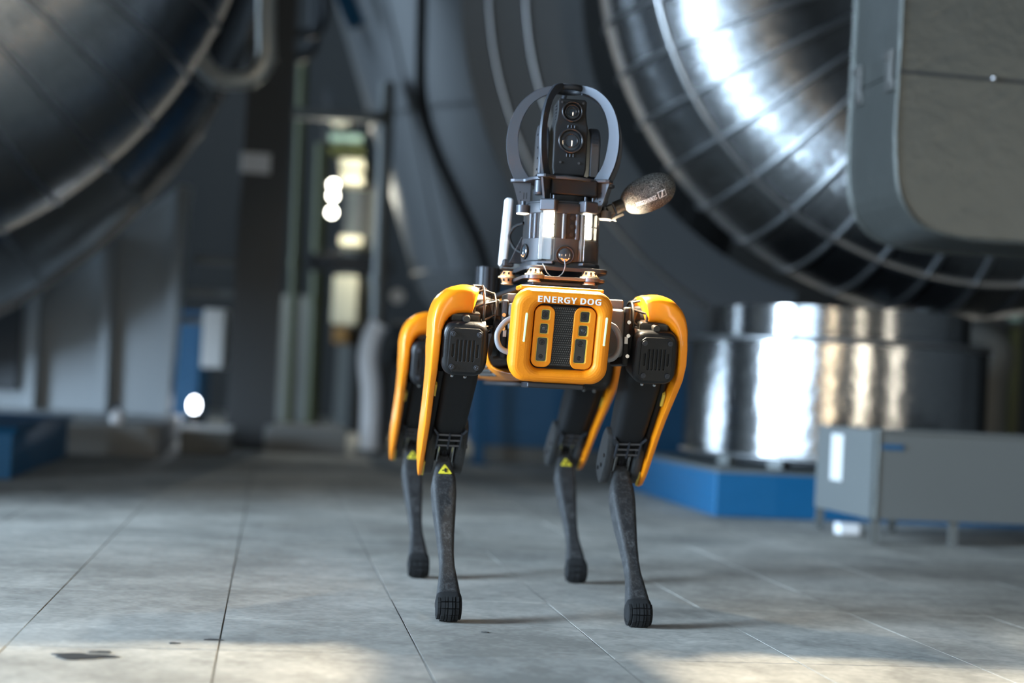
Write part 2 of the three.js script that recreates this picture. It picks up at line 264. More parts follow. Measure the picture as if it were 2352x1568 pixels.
{
  // left: big silver elbow and the darker drum behind it
  const D1 = 5.75, c1 = P(-490, -440, D1), Ro = S(1088, D1), r1 = 0.68, st = 7.6 * D2R, s0 = -52.9 * D2R;
  elbow('silver_duct_elbow', 'large silver segmented duct elbow above the grey ribbed pedestal', c1, GRID, Ro - r1, r1, s0 - 8 * st, s0 + 9 * st, 17, [M.silver, M.silverBand], { flange: [0.02, 0.008], ends: [1.2, 1.5] });
  const D2 = 7.4, c2 = P(-490, -440, D2), Ro2 = S(1150, D2), r2 = 0.6;
  const dk = elbow('rear_duct_elbow', 'rear duct elbow resting on the ribbed pedestal panels', c2, GRID, Ro2 - r2, r2, -112 * D2R, 14 * D2R, 9, [M.silver, M.silver], { band: 0.02, ends: [1.2, 1.5], flange: [0.03, 0.02] }); dk.scale.y = 1.12;
  // grey ribbed pedestal below it
  const DP = 8.3, ped = thing('duct_pedestal', 'grey steel pedestal of upright ribbed panels on the concrete plinth', 'pedestal', [P(240, 970, DP).x, 0.152, 3 - DP], 0), o = ped.position;
  const q = (px, py) => { const p = P(px, py, DP); return [p.x - o.x, Math.max(0.002, p.y - o.y)]; };
  const panel = (pts, d) => slab(poly(pts.map((a) => q(...a))), d, 0.004, 1);
  const low = (px) => 957 + (px - 240) * 0.01;
  part('panel', panel([[-60, low(-60)], [72, low(72)], [92, 660], [70, 664], [-60, 700]], 0.05), M.pedestal, ped);
  part('panel', panel([[88, low(88)], [238, low(238)], [252, 540], [96, 650]], 0.05), M.pedestal, ped);
  part('panel', panel([[255, low(255)], [372, low(372)], [424, 420], [266, 530]], 0.05), M.pedestal, ped);
  for (const [a, b, w] of [[[78, 957], [96, 650], 20], [[243, 958], [260, 540], 22], [[381, 960], [430, 430], 26]]) { const p = P(...a, DP), t = P(...b, DP); part('rib', [bar(V(p.x - o.x, 0.012, 0.05), V(t.x - o.x, t.y - o.y, 0.05), S(w, DP), 0.12)], M.pedestal, ped); }
  const hatch = P(20, 730, DP); part('dark_hatch', xf(box(S(110, DP), S(330, DP), 0.04, 0.01), [P(0, 730, DP).x - o.x, hatch.y - o.y, 0.03]), M.darkSteel, ped, 'dark recessed hatch');
  part('back_wall', xf(box(S(400, DP), 0.6, 0.05), [P(170, 600, DP).x - o.x, 0.3, -0.25]), M.greyPaint, ped);
  // long concrete plinth behind
  const pl = thing('concrete_plinth', 'long low grey concrete plinth under the pedestal and column', 'plinth', [G(250, 1046).x, 0, G(250, 1046).z], GRID);
  part('block', xf(box(2.9, 0.15, 1.75, 0.012), [-1.23, 0.075, -0.875]), M.concrete, pl);
  const pl2 = thing('concrete_plinth', 'low grey concrete kerb right of the dark column', 'plinth', [G(760, 1042).x, 0, G(760, 1042).z], GRID);
  part('block', xf(box(0.44, 0.14, 0.5, 0.012), [-0.14, 0.07, -0.25]), M.concrete, pl2);
  // added unseen cabinet beyond the left edge, keeps window light off the rear floor
  for (const [z, lab] of [[-0.87, 'tall grey cabinet added out of view to shade the rear floor']]) {
    const sw = thing('added_shade_cabinet', lab, 'cabinet', [-3.45, 0, z], 0); part('body', xf(box(0.9, 2.4, 1.0, 0.012), [0, 1.2, 0]), M.greyPaint, sw); part('door', xf(box(0.02, 2.2, 0.9, 0.006), [0.458, 1.22, 0]), M.greyPaint, sw); part('handle', xf(box(0.03, 0.16, 0.03, 0.008), [0.48, 1.15, 0.37]), M.darkSteel, sw); part('foot_rail', xf(box(0.92, 0.08, 1.02), [0, 0.04, 0]), M.darkSteel, sw);
  }
  // blue beam lying on the floor
  const bp = G(24, 1101), bb = thing('blue_beam', 'bright blue steel beam lying on the floor at the pedestal', 'beam', bp, GRID);
  part('top_flange', xf(box(1.6, 0.022, 1.55, 0.004), [-0.79, 0.172, -0.78]), M.bluePaint, bb);
  part('front_web', xf(box(1.58, 0.162, 0.03, 0.004), [-0.79, 0.081, -0.015]), M.bluePaint, bb);
  part('side_web', xf(box(0.025, 0.162, 1.5), [-0.02, 0.081, -0.78]), M.bluePaint, bb);
}
{
  // dark steel column with a white plate
  const DC = 8.35, b = G(572, 1032), col = thing('steel_column', 'dark grey steel column with a small white plate', 'column', b, GRID), w = S(108, DC);
  part('flange', xf(box(w, 6.9, 0.025, 0.004), [0, 3.45, 0]), M.column, col); part('flange', xf(box(w, 6.9, 0.025, 0.004), [0, 3.45, -0.26]), M.column, col); part('web', xf(box(0.02, 6.9, 0.25), [0, 3.45, -0.13]), M.column, col); part('base_plate', xf(box(w + 0.08, 0.03, 0.36, 0.005), [0, 0.015, -0.13]), M.column, col);
  const lp = P(594, 381, 8.33); part('plate', xf(box(S(66, DC), S(46, DC), 0.006, 0.002), [lp.x - b.x, lp.y, 0.02]), M.white, col, 'white rectangular plate');
  // U-shaped pipe hanging by the elbow
  const up = [[612, -120], [612, 60], [611, 135], [600, 160], [574, 180], [535, 185], [500, 180], [470, 152], [452, 118], [446, 40], [446, -120]].map(([x, y]) => P(x, y, 6.62)), u0 = up[0].clone();
  const ub = thing('silver_pipe_bend', 'pale silver U-shaped pipe bend hanging in front of the dark column', 'pipe', u0, 0);
  part('pipe', tube(up.map((p) => p.clone().sub(u0)), 0.043, 120, 16), M.hungPipe, ub);
  for (const k of [2, 4, 6, 8]) part('joint_collar', xf(new THREE.TorusGeometry(0.047, 0.006, 8, 24), up[k].clone().sub(u0), new THREE.Quaternion().setFromUnitVectors(V(0, 0, 1), up[k + 1].clone().sub(up[k - 1]).normalize())), M.hungPipe, ub);
  const dp = [[640, 78], [690, 78], [728, 74], [742, 52], [746, 0], [746, -120]].map(([x, y]) => P(x, y, 9)), d0 = dp[0].clone();
  const db = thing('dark_pipe_bend', 'dark painted pipe bend right of the silver U pipe', 'pipe', d0, 0); part('pipe', tube(dp.map((p) => p.clone().sub(d0)), 0.03, 60, 12), M.darkSteel, db);
  const d2 = [[650, 132], [700, 128], [718, 112], [724, 60], [726, -120]].map(([x, y]) => P(x, y, 9.2)), d20 = d2[0].clone();
  const db2 = thing('dark_pipe_bend', 'lower of two dark pipe bends right of the silver U pipe', 'pipe', d20, 0); part('pipe', tube(d2.map((p) => p.clone().sub(d20)), 0.035, 60, 12), M.darkSteel, db2);
  const bA = P(775, -40, 8.2), bB = P(822, 62, 8.2), bl = thing('blue_brace', 'short bright blue diagonal brace high behind the column', 'brace', bA, 0); part('bar', bar(V(0, 0, 0), bB.clone().sub(bA), 0.09, 0.05), M.bluePaint, bl);
}
{
  // service bay between column and hopper: racks, yellow-green pipes, lamps, shelves
  const DB = 10.2;
  const vpipe = (name, label, px, y0, y1, r, d, m) => { const a = P(px, y1, d); a.y = 0; const b = P(px + (y1 - y0) * 0.04, y0, d), t = thing(name, label, 'pipe', a, 0, name === 'green_pipe' ? 'yellow-green bay pipes' : undefined); part('pipe', rod(V(0, 0, 0), b.clone().sub(a), r, r, 16), m, t); each('collar', [rod(V(0, 0.0, 0), V(0, 0.03, 0), r * 1.35, r * 1.35), rod(b.clone().sub(a).multiplyScalar(0.45), b.clone().sub(a).multiplyScalar(0.47), r * 1.3, r * 1.3)], m, t); return t; };
  const hbar = (name, label, px0, px1, py, hh, d, m, cat = 'bar') => { const a = P(px0, py, d), b = P(px1, py, d), t = thing(name, label, cat, mid2(a, b), 0); part('bar', xf(box(b.x - a.x, S(hh, d), 0.06, 0.008), [0, 0, 0]), m, t); each('end_cap', [xf(box(0.012, S(hh, d) + 0.01, 0.07), [-(b.x - a.x) / 2, 0, 0]), xf(box(0.012, S(hh, d) + 0.01, 0.07), [(b.x - a.x) / 2, 0, 0])], m, t); return t; };
  function mid2(a, b) { return a.clone().add(b).multiplyScalar(0.5); }
  vpipe('green_pipe', 'thin yellow-green upright pipe beside the dark column', 662, 140, 1010, 0.035, DB, M.green);
  vpipe('green_pipe', 'thicker yellow-green upright pipe left of the bay lamp', 715, 330, 980, 0.05, DB + 0.5, M.green);
  vpipe('grey_pipe', 'grey upright pipe right of the bay lamp', 858, 190, 1000, 0.045, 9.0, M.greyPaint);
  // rack of pale trays
  const rk = thing('tray_rack', 'open rack of pale trays lit by the bay lamp', 'rack', P(806, 1010, 11.4).setY(0), 0), o = rk.position;
  const tray = (px0, px1, py, hh, m) => { const a = P(px0, py, 11.4), b = P(px1, py, 11.4); part('tray', xf(box(b.x - a.x, S(hh, 11.4), 0.35, 0.01), [(a.x + b.x) / 2 - o.x, a.y - o.y, 0]), m, rk); };
  for (const [a, b, y, hh, m] of [[768, 806, 282, 26, M.cream], [764, 838, 322, 16, M.paleGreen], [764, 842, 348, 18, M.green], [786, 842, 382, 22, M.cream], [786, 840, 415, 22, M.cream], [786, 836, 556, 22, M.cream], [770, 826, 690, 110, M.cream], [770, 804, 770, 38, M.brown]]) tray(a, b, y, hh, m);
  for (const px of [752, 846]) { const a = P(px, 200, 11.5); part('upright', xf(box(0.05, a.y, 0.05), [a.x - o.x, a.y / 2, -0.2]), M.darkSteel, rk); }
  part('back_sheet', xf(box(0.34, 2.1, 0.01), [0, 1.05, -0.24]), M.greyPaint, rk);
  // bulkhead lamps of the bay
  const lampMat = new THREE.MeshStandardMaterial({ color: 0xffffff, emissive: lin(1, 0.97, 0.82), emissiveIntensity: 14 });
  for (const [px, py, n] of [[766, 424, 'upper'], [765, 449, 'middle'], [762, 488, 'lower']]) {
    const c = P(px, py, 10.9), t = thing('bulkhead_lamp', 'small glowing ' + n + ' bulb of the service bay lamps', 'lamp', c, 0, 'service bay bulbs');
    part('bulb', new THREE.SphereGeometry(0.028, 20, 14), lampMat, t); part('holder', xf(cyl(0.018, 0.024, 0.05, 16), [0, 0, -0.045], [Math.PI / 2, 0, 0]), M.darkSteel, t); part('stem', rod(V(0, 0, -0.06), V(0, 0, -0.42), 0.006), M.darkSteel, t);
    const l = new THREE.PointLight(lin(1, 0.97, 0.8), 0.8); l.name = 'bulb_light'; l.shadow.radius = 1; l.castShadow = true; t.add(l);
  }
  hbar('cross_beam', 'dark horizontal beam crossing the service bay', 716, 905, 606, 40, 9.6, M.darkSteel, 'beam');
  hbar('grey_duct_bar', 'grey horizontal duct bar high in the service bay', 610, 868, 263, 24, 8.95, M.greyPaint, 'bar');
  const wallp = P(668, 800, 12.0), cab = thing('grey_cabinet', 'pale grey cabinet in the service bay behind the column', 'cabinet', [wallp.x, 0, wallp.z], 0);
  part('body', xf(box(S(104, 11.2), 1.05, 0.4, 0.01), [0, 0.525, -0.2]), M.greyPaint, cab); part('door', xf(box(S(48, 11.2), 0.96, 0.02, 0.004), [-S(26, 11.2), 0.53, 0.01]), M.greyPaint, cab); part('door', xf(box(S(48, 11.2), 0.96, 0.02, 0.004), [S(26, 11.2), 0.53, 0.01]), M.greyPaint, cab);
  // pale vertical vent pipe
  const vp = [[850, 1003], [852, 900], [846, 820], [858, 765], [872, 742]].map(([x, y]) => P(x, y, 8.35)), v0 = vp[0].clone(); v0.y = 0;
  const vt = thing('vent_pipe', 'pale grey curved vent pipe standing left of the robot', 'pipe', v0, 0); part('pipe', tube([V(0, 0, 0), ...vp.slice(1).map((p) => p.clone().sub(v0))], S(23, 8.35), 60, 20), M.white, vt); part('foot_ring', xf(cyl(0.085, 0.085, 0.03, 24), [0, 0.015, 0]), M.greyPaint, vt);
  // little things left of the column
  const w1 = P(496, 778, 8.42), pb = thing('pale_box', 'pale control box hung left of the dark column', 'box', w1, 0); part('case', box(S(52, 8.42), S(135, 8.42), 0.15, 0.012), M.offWhite, pb); part('lid', xf(box(S(46, 8.42), S(124, 8.42), 0.015, 0.004), [0, 0, 0.08]), M.offWhite, pb);
  const bpn = P(430, 825, 9.4), bpt = thing('blue_locker', 'dark blue locker behind the pedestal rib', 'locker', [bpn.x, 0, bpn.z], 0); part('body', xf(box(S(64, 9.4), 0.78, 0.3, 0.008), [0, 0.39, -0.15]), M.bluePaint, bpt); part('door', xf(box(S(56, 9.4), 0.7, 0.015, 0.004), [0, 0.4, 0.008]), M.bluePaint, bpt);
  const stp = G(470, 1044), stt = thing('pale_step_box', 'low pale step box on the floor left of the column', 'box', stp, GRID); part('body', xf(box(S(108, 8), 0.12, 0.3, 0.01), [0, 0.06, -0.15]), M.greyPaint, stt); part('top', xf(box(S(112, 8), 0.02, 0.32, 0.006), [0, 0.128, -0.15]), M.offWhite, stt);
  const l2 = P(446, 930, 8.8), sl = thing('work_lamp', 'small glowing white work lamp on the floor box left of the column', 'lamp', [l2.x, l2.y - 0.05, l2.z], 0); part('bulb', xf(new THREE.SphereGeometry(0.03, 18, 12), [0, 0.05, 0], [0, 0, 0], [1, 1.5, 1]), new THREE.MeshStandardMaterial({ color: 0xffffff, emissive: lin(0.82, 0.9, 1), emissiveIntensity: 10 }), sl); part('base', xf(cyl(0.04, 0.05, 0.03, 20), [0, -0.005, 0]), M.greyPaint, sl); part('stand', xf(box(0.1, Math.max(0.02, l2.y - 0.07), 0.1), [0, -(l2.y - 0.05) / 2 - 0.01, 0]), M.darkSteel, sl);
  { const l = new THREE.PointLight(lin(0.82, 0.9, 1), 0.12); l.name = 'bulb_light'; l.position.y = 0.05; l.castShadow = true; sl.add(l); }
  for (const [a, b, y, hh, lab] of [[452, 548, 598, 18, 'grey cross pipe left of the column above the boxes'], [404, 545, 672, 16, 'short grey cross pipe beside the pedestal rib'], [402, 472, 734, 18, 'pale cross pipe above the blue locker']]) hbar('cross_pipe', lab, a, b, y, hh, 8.46, M.greyPaint, 'pipe');
  const br = P(268, 962, 6.9), bt = thing('small_bottle', 'small pale bottle on the concrete plinth before the pedestal', 'bottle', [br.x, 0.15, br.z], 0); part('body', new THREE.LatheGeometry([[0, 0], [0.028, 0], [0.03, 0.01], [0.03, 0.045], [0.012, 0.062], [0.012, 0.075], [0, 0.075]].map(([a, b]) => new THREE.Vector2(a, b)), 20), M.white, bt); part('cap', xf(cyl(0.013, 0.013, 0.012, 14), [0, 0.079, 0]), M.bluePaint, bt);
}
{
  // dark hopper in the middle and the blue machine panel behind the robot
  const DH = 9.9, hc = P(1290, 700, DH), hop = thing('grey_hopper', 'huge grey steel hopper behind the robot with a hanging black cable', 'hopper', [hc.x, 0, hc.z], 0);
  const prof = [[0.62, 0.25], [0.62, 0.7], [0.9, 0.95], [0.98, 1.1], [1.3, 2.05], [1.55, 2.75], [1.9, 3.8], [1.9, 6.9]].map(([r, y]) => new THREE.Vector2(r, y));
  part('shell', new THREE.LatheGeometry(prof, 72), M.column, hop);
  for (const [r, y] of [[0.985, 1.1], [1.305, 2.05], [0.63, 0.7]]) part('hoop', xf(new THREE.TorusGeometry(r, 0.014, 8, 72), [0, y, 0], [Math.PI / 2, 0, 0]), M.column, hop);
  for (const a of [-50, -10, 40, 130, 220]) each('seam', [rod(ptAz0(a, 0.98, 1.1), ptAz0(a, 1.3, 2.05), 0.01), rod(ptAz0(a, 1.3, 2.05), ptAz0(a, 1.55, 2.75), 0.01)], M.column, hop);
  each('leg', [[-0.5, -0.5], [0.5, -0.5], [-0.5, 0.5], [0.5, 0.5]].map(([x, z]) => xf(box(0.08, 0.34, 0.08), [x * 0.8, 0.17, z * 0.8])), M.darkSteel, hop);
  function ptAz0(az, r, y) { return V(Math.sin(az * D2R) * r, y, Math.cos(az * D2R) * r); }
  const cp = [[968, 60], [972, 240], [1000, 340], [1050, 450], [1100, 560], [1128, 660]].map(([x, y], k) => P(x, y, 7.85)); cp.unshift(cp[0].clone().setY(6.99)); const c0 = cp[cp.length - 1].clone(), cb = thing('hanging_cable', 'thick black cable hanging across the grey hopper', 'cable', c0, 0); part('sheath', tube(cp.map((p) => p.clone().sub(c0)), 0.028, 60, 10), M.blackMatt, cb);
  const bw = P(1360, 900, 8.3), pan = thing('blue_machine', 'blue machine cabinet behind the robot', 'machine', [bw.x, 0.0, bw.z], GRID * 0.5);
  part('cabinet', xf(box(1.35, 0.86, 0.34, 0.015), [0.02, 0.52, -0.17]), M.bluePaint, pan); part('door_panel', xf(box(0.62, 0.74, 0.02, 0.006), [-0.31, 0.52, 0.01]), M.bluePaint, pan); part('door_panel', xf(box(0.62, 0.74, 0.02, 0.006), [0.35, 0.52, 0.01]), M.bluePaint, pan); part('base', xf(box(1.3, 0.09, 0.3), [0.02, 0.045, -0.17]), M.greyPaint, pan);
  const bpst = G(1098, 1066), post = thing('blue_post', 'thin blue post standing behind the robot', 'post', bpst, 0); part('post', xf(box(0.05, 0.52, 0.05, 0.004), [0, 0.26, 0]), M.bluePaint, post); part('foot', xf(box(0.1, 0.012, 0.1), [0, 0.006, 0]), M.bluePaint, post);
  const mm = P(905, 690, 9.2), mt = thing('pump_motor', 'dark pump motor with a pale round cap left of the robot', 'motor', [mm.x + 0.05, 0, mm.z], 0); part('frame', xf(box(0.5, 0.03, 0.3), [0.16, 0.5, 0]), M.darkSteel, mt); each('stand', [[-0.06, 0.12], [0.36, 0.12], [-0.06, -0.12], [0.36, -0.12]].map(([x, z]) => xf(box(0.04, 0.5, 0.04), [x, 0.25, z])), M.darkSteel, mt); part('body', xf(cyl(0.13, 0.13, 0.42, 28), [0.16, 0.645, 0], [0, 0, Math.PI / 2]), M.darkSteel, mt); part('cap', xf(cyl(0.045, 0.045, 0.02, 24), [-0.02, mm.y + 0.02, 0.14], [Math.PI / 2, 0, 0]), M.offWhite, mt, 'pale round cap');
}
{
  // right: silver elbow over the vertical tank
  const D = 6.1, c = P(2200, -60, D), Ro = S(842, D), r = 0.6, st = 8.3 * D2R, s0 = (-180 + 14) * D2R;
  const fan = elbow('silver_fan_duct', 'huge silver segmented duct elbow above the round silver tank', c, GRID, Ro - r, r, s0 - 5 * st, s0 + 12 * st, 17, [M.silver, M.silverBand], { flange: [0.028, 0.009], rims: [[r + 0.004, 0.62]], ends: [1.5, 0.8] });
  fan.scale.y = 0.94;
  const A0 = 140 * D2R, A1 = 254 * D2R, annulus = new THREE.Shape().absarc(0, 0, Ro + 0.48, A0, A1, false); annulus.absarc(0, 0, Ro - 0.05, A1, A0, true);
  part('back_plate', new THREE.ExtrudeGeometry(annulus, { depth: 0.02, bevelEnabled: false, curveSegments: 60 }).translate(0, 0, -0.64), M.column, fan, 'grey painted ring plate behind the elbow');
  for (const q of [Ro + 0.2, Ro + 0.36]) part('plate_rim', xf(new THREE.TorusGeometry(q, 0.01, 8, 90, A1 - A0), [0, 0, -0.61], [0, 0, A0]), M.silverBand, fan);
  // tank
  const DT = 5.98, tc = P(1912, 900, DT), tank = thing('silver_tank', 'round polished silver tank on the blue plinth', 'tank', [tc.x, 0.19, tc.z], GRID), R1 = 0.585;
  const th0 = 0.02, ht = 0.455;
  const n = 7; for (let k = 0; k < n; k++) { const pts = [], a0 = k / n * 2 * Math.PI, seg = 14; const geo = new THREE.CylinderGeometry(R1, R1, ht - th0, seg, 1, true, a0, 2 * Math.PI / n); part('sheet', xf(geo, [0, (ht + th0) / 2, 0]), M.tank, tank); }
  part('bottom_ring', xf(cyl(R1 - 0.03, R1 - 0.03, 0.03, 64), [0, 0.012, 0]), M.darkSteel, tank);
  part('top_hoop', xf(new THREE.TorusGeometry(R1, 0.012, 10, 80), [0, ht, 0], [Math.PI / 2, 0, 0]), M.silverBand, tank); part('bottom_hoop', xf(new THREE.TorusGeometry(R1, 0.008, 10, 80), [0, th0, 0], [Math.PI / 2, 0, 0]), M.silverBand, tank);
  part('shoulder', xf(new THREE.CylinderGeometry(0.515, R1, 0.012, 72, 1, true), [0, ht + 0.006, 0]), M.silver, tank);
  part('collar', xf(new THREE.CylinderGeometry(0.515, 0.515, 0.125, 72, 1, true), [0, ht + 0.0625, 0]), M.tank, tank);
  for (const a of [-62, -40, -20, 10, 40]) part('lug', xf(box(0.06, 0.04, 0.05, 0.005), [Math.sin(a * D2R) * R1 * 0.97, 0.0, Math.cos(a * D2R) * R1 * 0.97], [0, a * D2R, 0]), M.greyPaint, tank);
  // blue plinth
  const bc = G(1640, 1186), bs = thing('blue_plinth', 'bright blue square plinth carrying the silver tank', 'plinth', bc, GRID);
  part('block', xf(box(1.5, 0.155, 1.25, 0.008), [0.75, 0.0775, -0.625]), M.bluePaint, bs);
  part('edge_strip', xf(box(1.46, 0.012, 1.21), [0.75, 0.16, -0.625]), M.greyPaint, bs);
  // grey steel trough on legs
  const gc = G(2003, 1250), gt = thing('steel_trough', 'long grey sheet steel trough on short legs with blue tag', 'trough', gc, 12 * D2R), W = 1.3, Dp = 0.43, y0 = 0.075, y1 = 0.345;
  part('front_sheet', xf(box(W, y1 - y0, 0.008, 0.002), [W / 2, (y0 + y1) / 2, 0]), M.greyPaint, gt); part('back_sheet', xf(box(W, y1 - y0, 0.008, 0.002), [W / 2, (y0 + y1) / 2, -Dp]), M.greyPaint, gt);
  part('end_sheet', xf(box(0.008, y1 - y0, Dp, 0.002), [0, (y0 + y1) / 2, -Dp / 2]), M.greyPaint, gt); part('bottom_sheet', xf(box(W, 0.008, Dp), [W / 2, y0 + 0.004, -Dp / 2]), M.greyPaint, gt); part('corner_strip', xf(box(0.016, y1 - y0 + 0.004, 0.016, 0.003), [0, (y0 + y1) / 2, 0]), M.casing, gt); part('top_lip', xf(box(W, 0.01, 0.022, 0.003), [W / 2, y1, 0]), M.greyPaint, gt);
  for (const [x, z] of [[0.012, -0.01], [0.012, -Dp + 0.01], [0.27, -0.01], [0.27, -Dp + 0.01], [1.0, -0.01], [1.0, -Dp + 0.01]]) part('leg', [xf(box(0.03, y0, 0.004), [x, y0 / 2, z]), xf(box(0.004, y0, 0.03), [x + 0.013, y0 / 2, z - 0.015])], M.greyPaint, gt);
  part('tall_label', xf(box(0.002, S(108, 4.75), 0.085), [-0.0055, 0.248, -0.27]), M.offWhite, gt, 'tall white paper label'); part('blue_tag', xf(box(S(52, 4.58), S(13, 4.58), 0.003), [0.052, 0.296, 0.006]), M.bluePaint, gt, 'small blue tag');
  const wb = G(1945, 1226), wt = thing('white_packet', 'small white packet on the floor beside the trough', 'packet', wb, 0.2); part('packet', xf(box(S(52, 4.8), S(26, 4.8), 0.05, 0.006), [0, S(13, 4.8), 0]), M.white, wt);
  // casing hung at the right edge
  const cf = P(2052, 400, 4.05), cs = thing('duct_casing', 'dull grey sheet metal duct casing with rounded corner and latches', 'casing', [cf.x, P(2300, 548, 4.05).y, cf.z], GRID), o = cs.position;
  const Wc = 1.0, Hl = P(2100, 168, 4.05).y - o.y, Dc = 0.33, rc = 0.19, lower = new THREE.Shape();
  lower.moveTo(rc, 0); lower.lineTo(Wc, 0); lower.lineTo(Wc, Hl); lower.lineTo(0, Hl); lower.lineTo(0, rc + 0.05); lower.bezierCurveTo(0, 0.07, 0.08, 0, rc, 0);
  part('lower_case', slab(lower, Dc, 0.002, 1), M.casing, cs); part('lower_front', slab(lower, 0.004).translate(0.004, 0.004, 0.004), M.casing, cs);
  const upper = poly([[0, Hl + 0.004], [Wc, Hl + 0.004], [Wc, 3.2], [0.02, 3.2]]);
  part('upper_case', slab(upper, Dc, 0.002, 1), M.casing, cs); part('upper_front', slab(upper, 0.004).translate(0.004, 0, 0.004), M.casing, cs);
  part('seam_strip', xf(box(Wc, 0.009, 0.006), [Wc / 2, Hl + 0.002, 0.005]), M.darkSteel, cs);
  const rimp = [V(0.0, Hl, 0.004), V(0, rc + 0.05, 0.004), V(0.022, 0.1, 0.004), V(0.08, 0.03, 0.004), V(rc, 0, 0.004), V(0.5, 0, 0.004), V(Wc, 0, 0.004)];
  part('front_rim', tube(rimp, 0.006, 80, 8), M.casing, cs); part('back_rim', tube(rimp.map((p) => p.clone().setZ(-Dc)), 0.008, 80, 8), M.casing, cs); each('upper_rim', [rod(V(0, Hl, 0.004), V(0.02, 3.2, 0.004), 0.006), rod(V(0, Hl, -Dc), V(0.02, 3.2, -Dc), 0.008)], M.casing, cs);
  for (const z of [-0.04, -0.26]) part('latch', [xf(box(0.014, 0.1, 0.035, 0.005), [-0.008, Hl + 0.02, z]), xf(cyl(0.014, 0.014, 0.02, 16), [-0.014, Hl + 0.05, z], [0, 0, Math.PI / 2]), xf(box(0.01, 0.03, 0.05, 0.003), [-0.006, Hl - 0.03, z])], M.greyMetal, cs);
  each('seam_bolt', [0.27, 0.6].map((x) => xf(new THREE.SphereGeometry(0.008, 12, 8), [x, Hl + 0.004, 0.012])), M.steel, cs);
  part('hanger', [xf(box(0.04, 3.4, 0.04), [0.5, 3.2 + 1.7, -0.16])].map((g2) => g2.scale(1, 1, 1)), M.darkSteel, cs);
  // far right clutter
  const e = P(2272, 818, 7.0), el = thing('small_pipe_elbow', 'small grey pipe elbow in the dark beside the tank', 'pipe', [e.x, 0, e.z], 0); part('elbow', tube([V(0, 0, 0), V(0, e.y - 0.1, 0), V(0.02, e.y + 0.02, 0), V(-0.1, e.y + 0.1, 0), V(-0.3, e.y + 0.1, 0)], 0.09, 50, 24), M.greyPaint, el); part('foot', xf(cyl(0.12, 0.12, 0.02, 24), [0, 0.01, 0]), M.darkSteel, el);
  for (const [px, lab] of [[2322, 'dark green upright post at the far side of the tank']]) { const b = P(px, 1000, 7.8), t = thing('green_post', lab, 'post', [b.x, 0, b.z], 0); part('post', xf(box(0.05, 3.2, 0.05, 0.004), [0, 1.6, 0]), M.green, t); part('foot', xf(box(0.12, 0.012, 0.12), [0, 0.006, 0]), M.green, t); }
  const k1 = P(2212, 734, 7.7), k2 = thing('pale_green_bracket', 'pale green bracket between tank and green post', 'bracket', k1, 0); part('plate', box(S(52, 7.7), S(28, 7.7), 0.05, 0.004), M.paleGreen, k2); part('arm', xf(box(0.04, 0.16, 0.04), [S(24, 7.7), -0.05, 0]), M.paleGreen, k2); part('rail', xf(box(0.7, 0.03, 0.03), [0.2, 0.0, -0.05]), M.darkSteel, k2);
  const k3 = P(2324, 714, 7.8), k4 = thing('pale_green_bracket', 'pale green bracket on the green post', 'bracket', k3, 0); part('plate', xf(box(S(26, 7.8), S(50, 7.8), 0.04, 0.004), [0, 0, 0.05]), M.paleGreen, k4); part('clip', xf(box(0.03, 0.03, 0.03), [0, 0, 0.03]), M.paleGreen, k4);
}

// ------------------------------------------------------------------ the robot
const font = await new FontLoader().loadAsync('fonts/droid/droid_sans_bold.typeface.json');
const YAW = 8.95 * D2R, ROBOT_AT = V(0.0394, 0, 0);
const robot = thing('robot_dog', 'orange and black four-legged robot standing on the cement tile floor', 'robot', ROBOT_AT, YAW);
// pixel to a point of the robot's own upright cross plane z = zl (z runs forward, x to the picture's right)
const inv = robot.matrixWorld.clone().invert(), oL = EYE.clone().applyMatrix4(inv);
const R = (px, py, zl) => { const d = ray(px, py).transformDirection(inv); return oL.clone().addScaledVector(d, (zl - oL.z) / d.z); };
const mid = (a, b, t = 0.5) => a.clone().lerp(b, t);
const text = (s, size, depth) => { const g = new TextGeometry(s, { font, size, depth, height: depth, curveSegments: 4, bevelEnabled: false }); g.computeBoundingBox(); const b = g.boundingBox; return g.translate(-(b.min.x + b.max.x) / 2, -(b.min.y + b.max.y) / 2, 0); };

const LAMP = 3.2; // candela of each floodlight on the tower
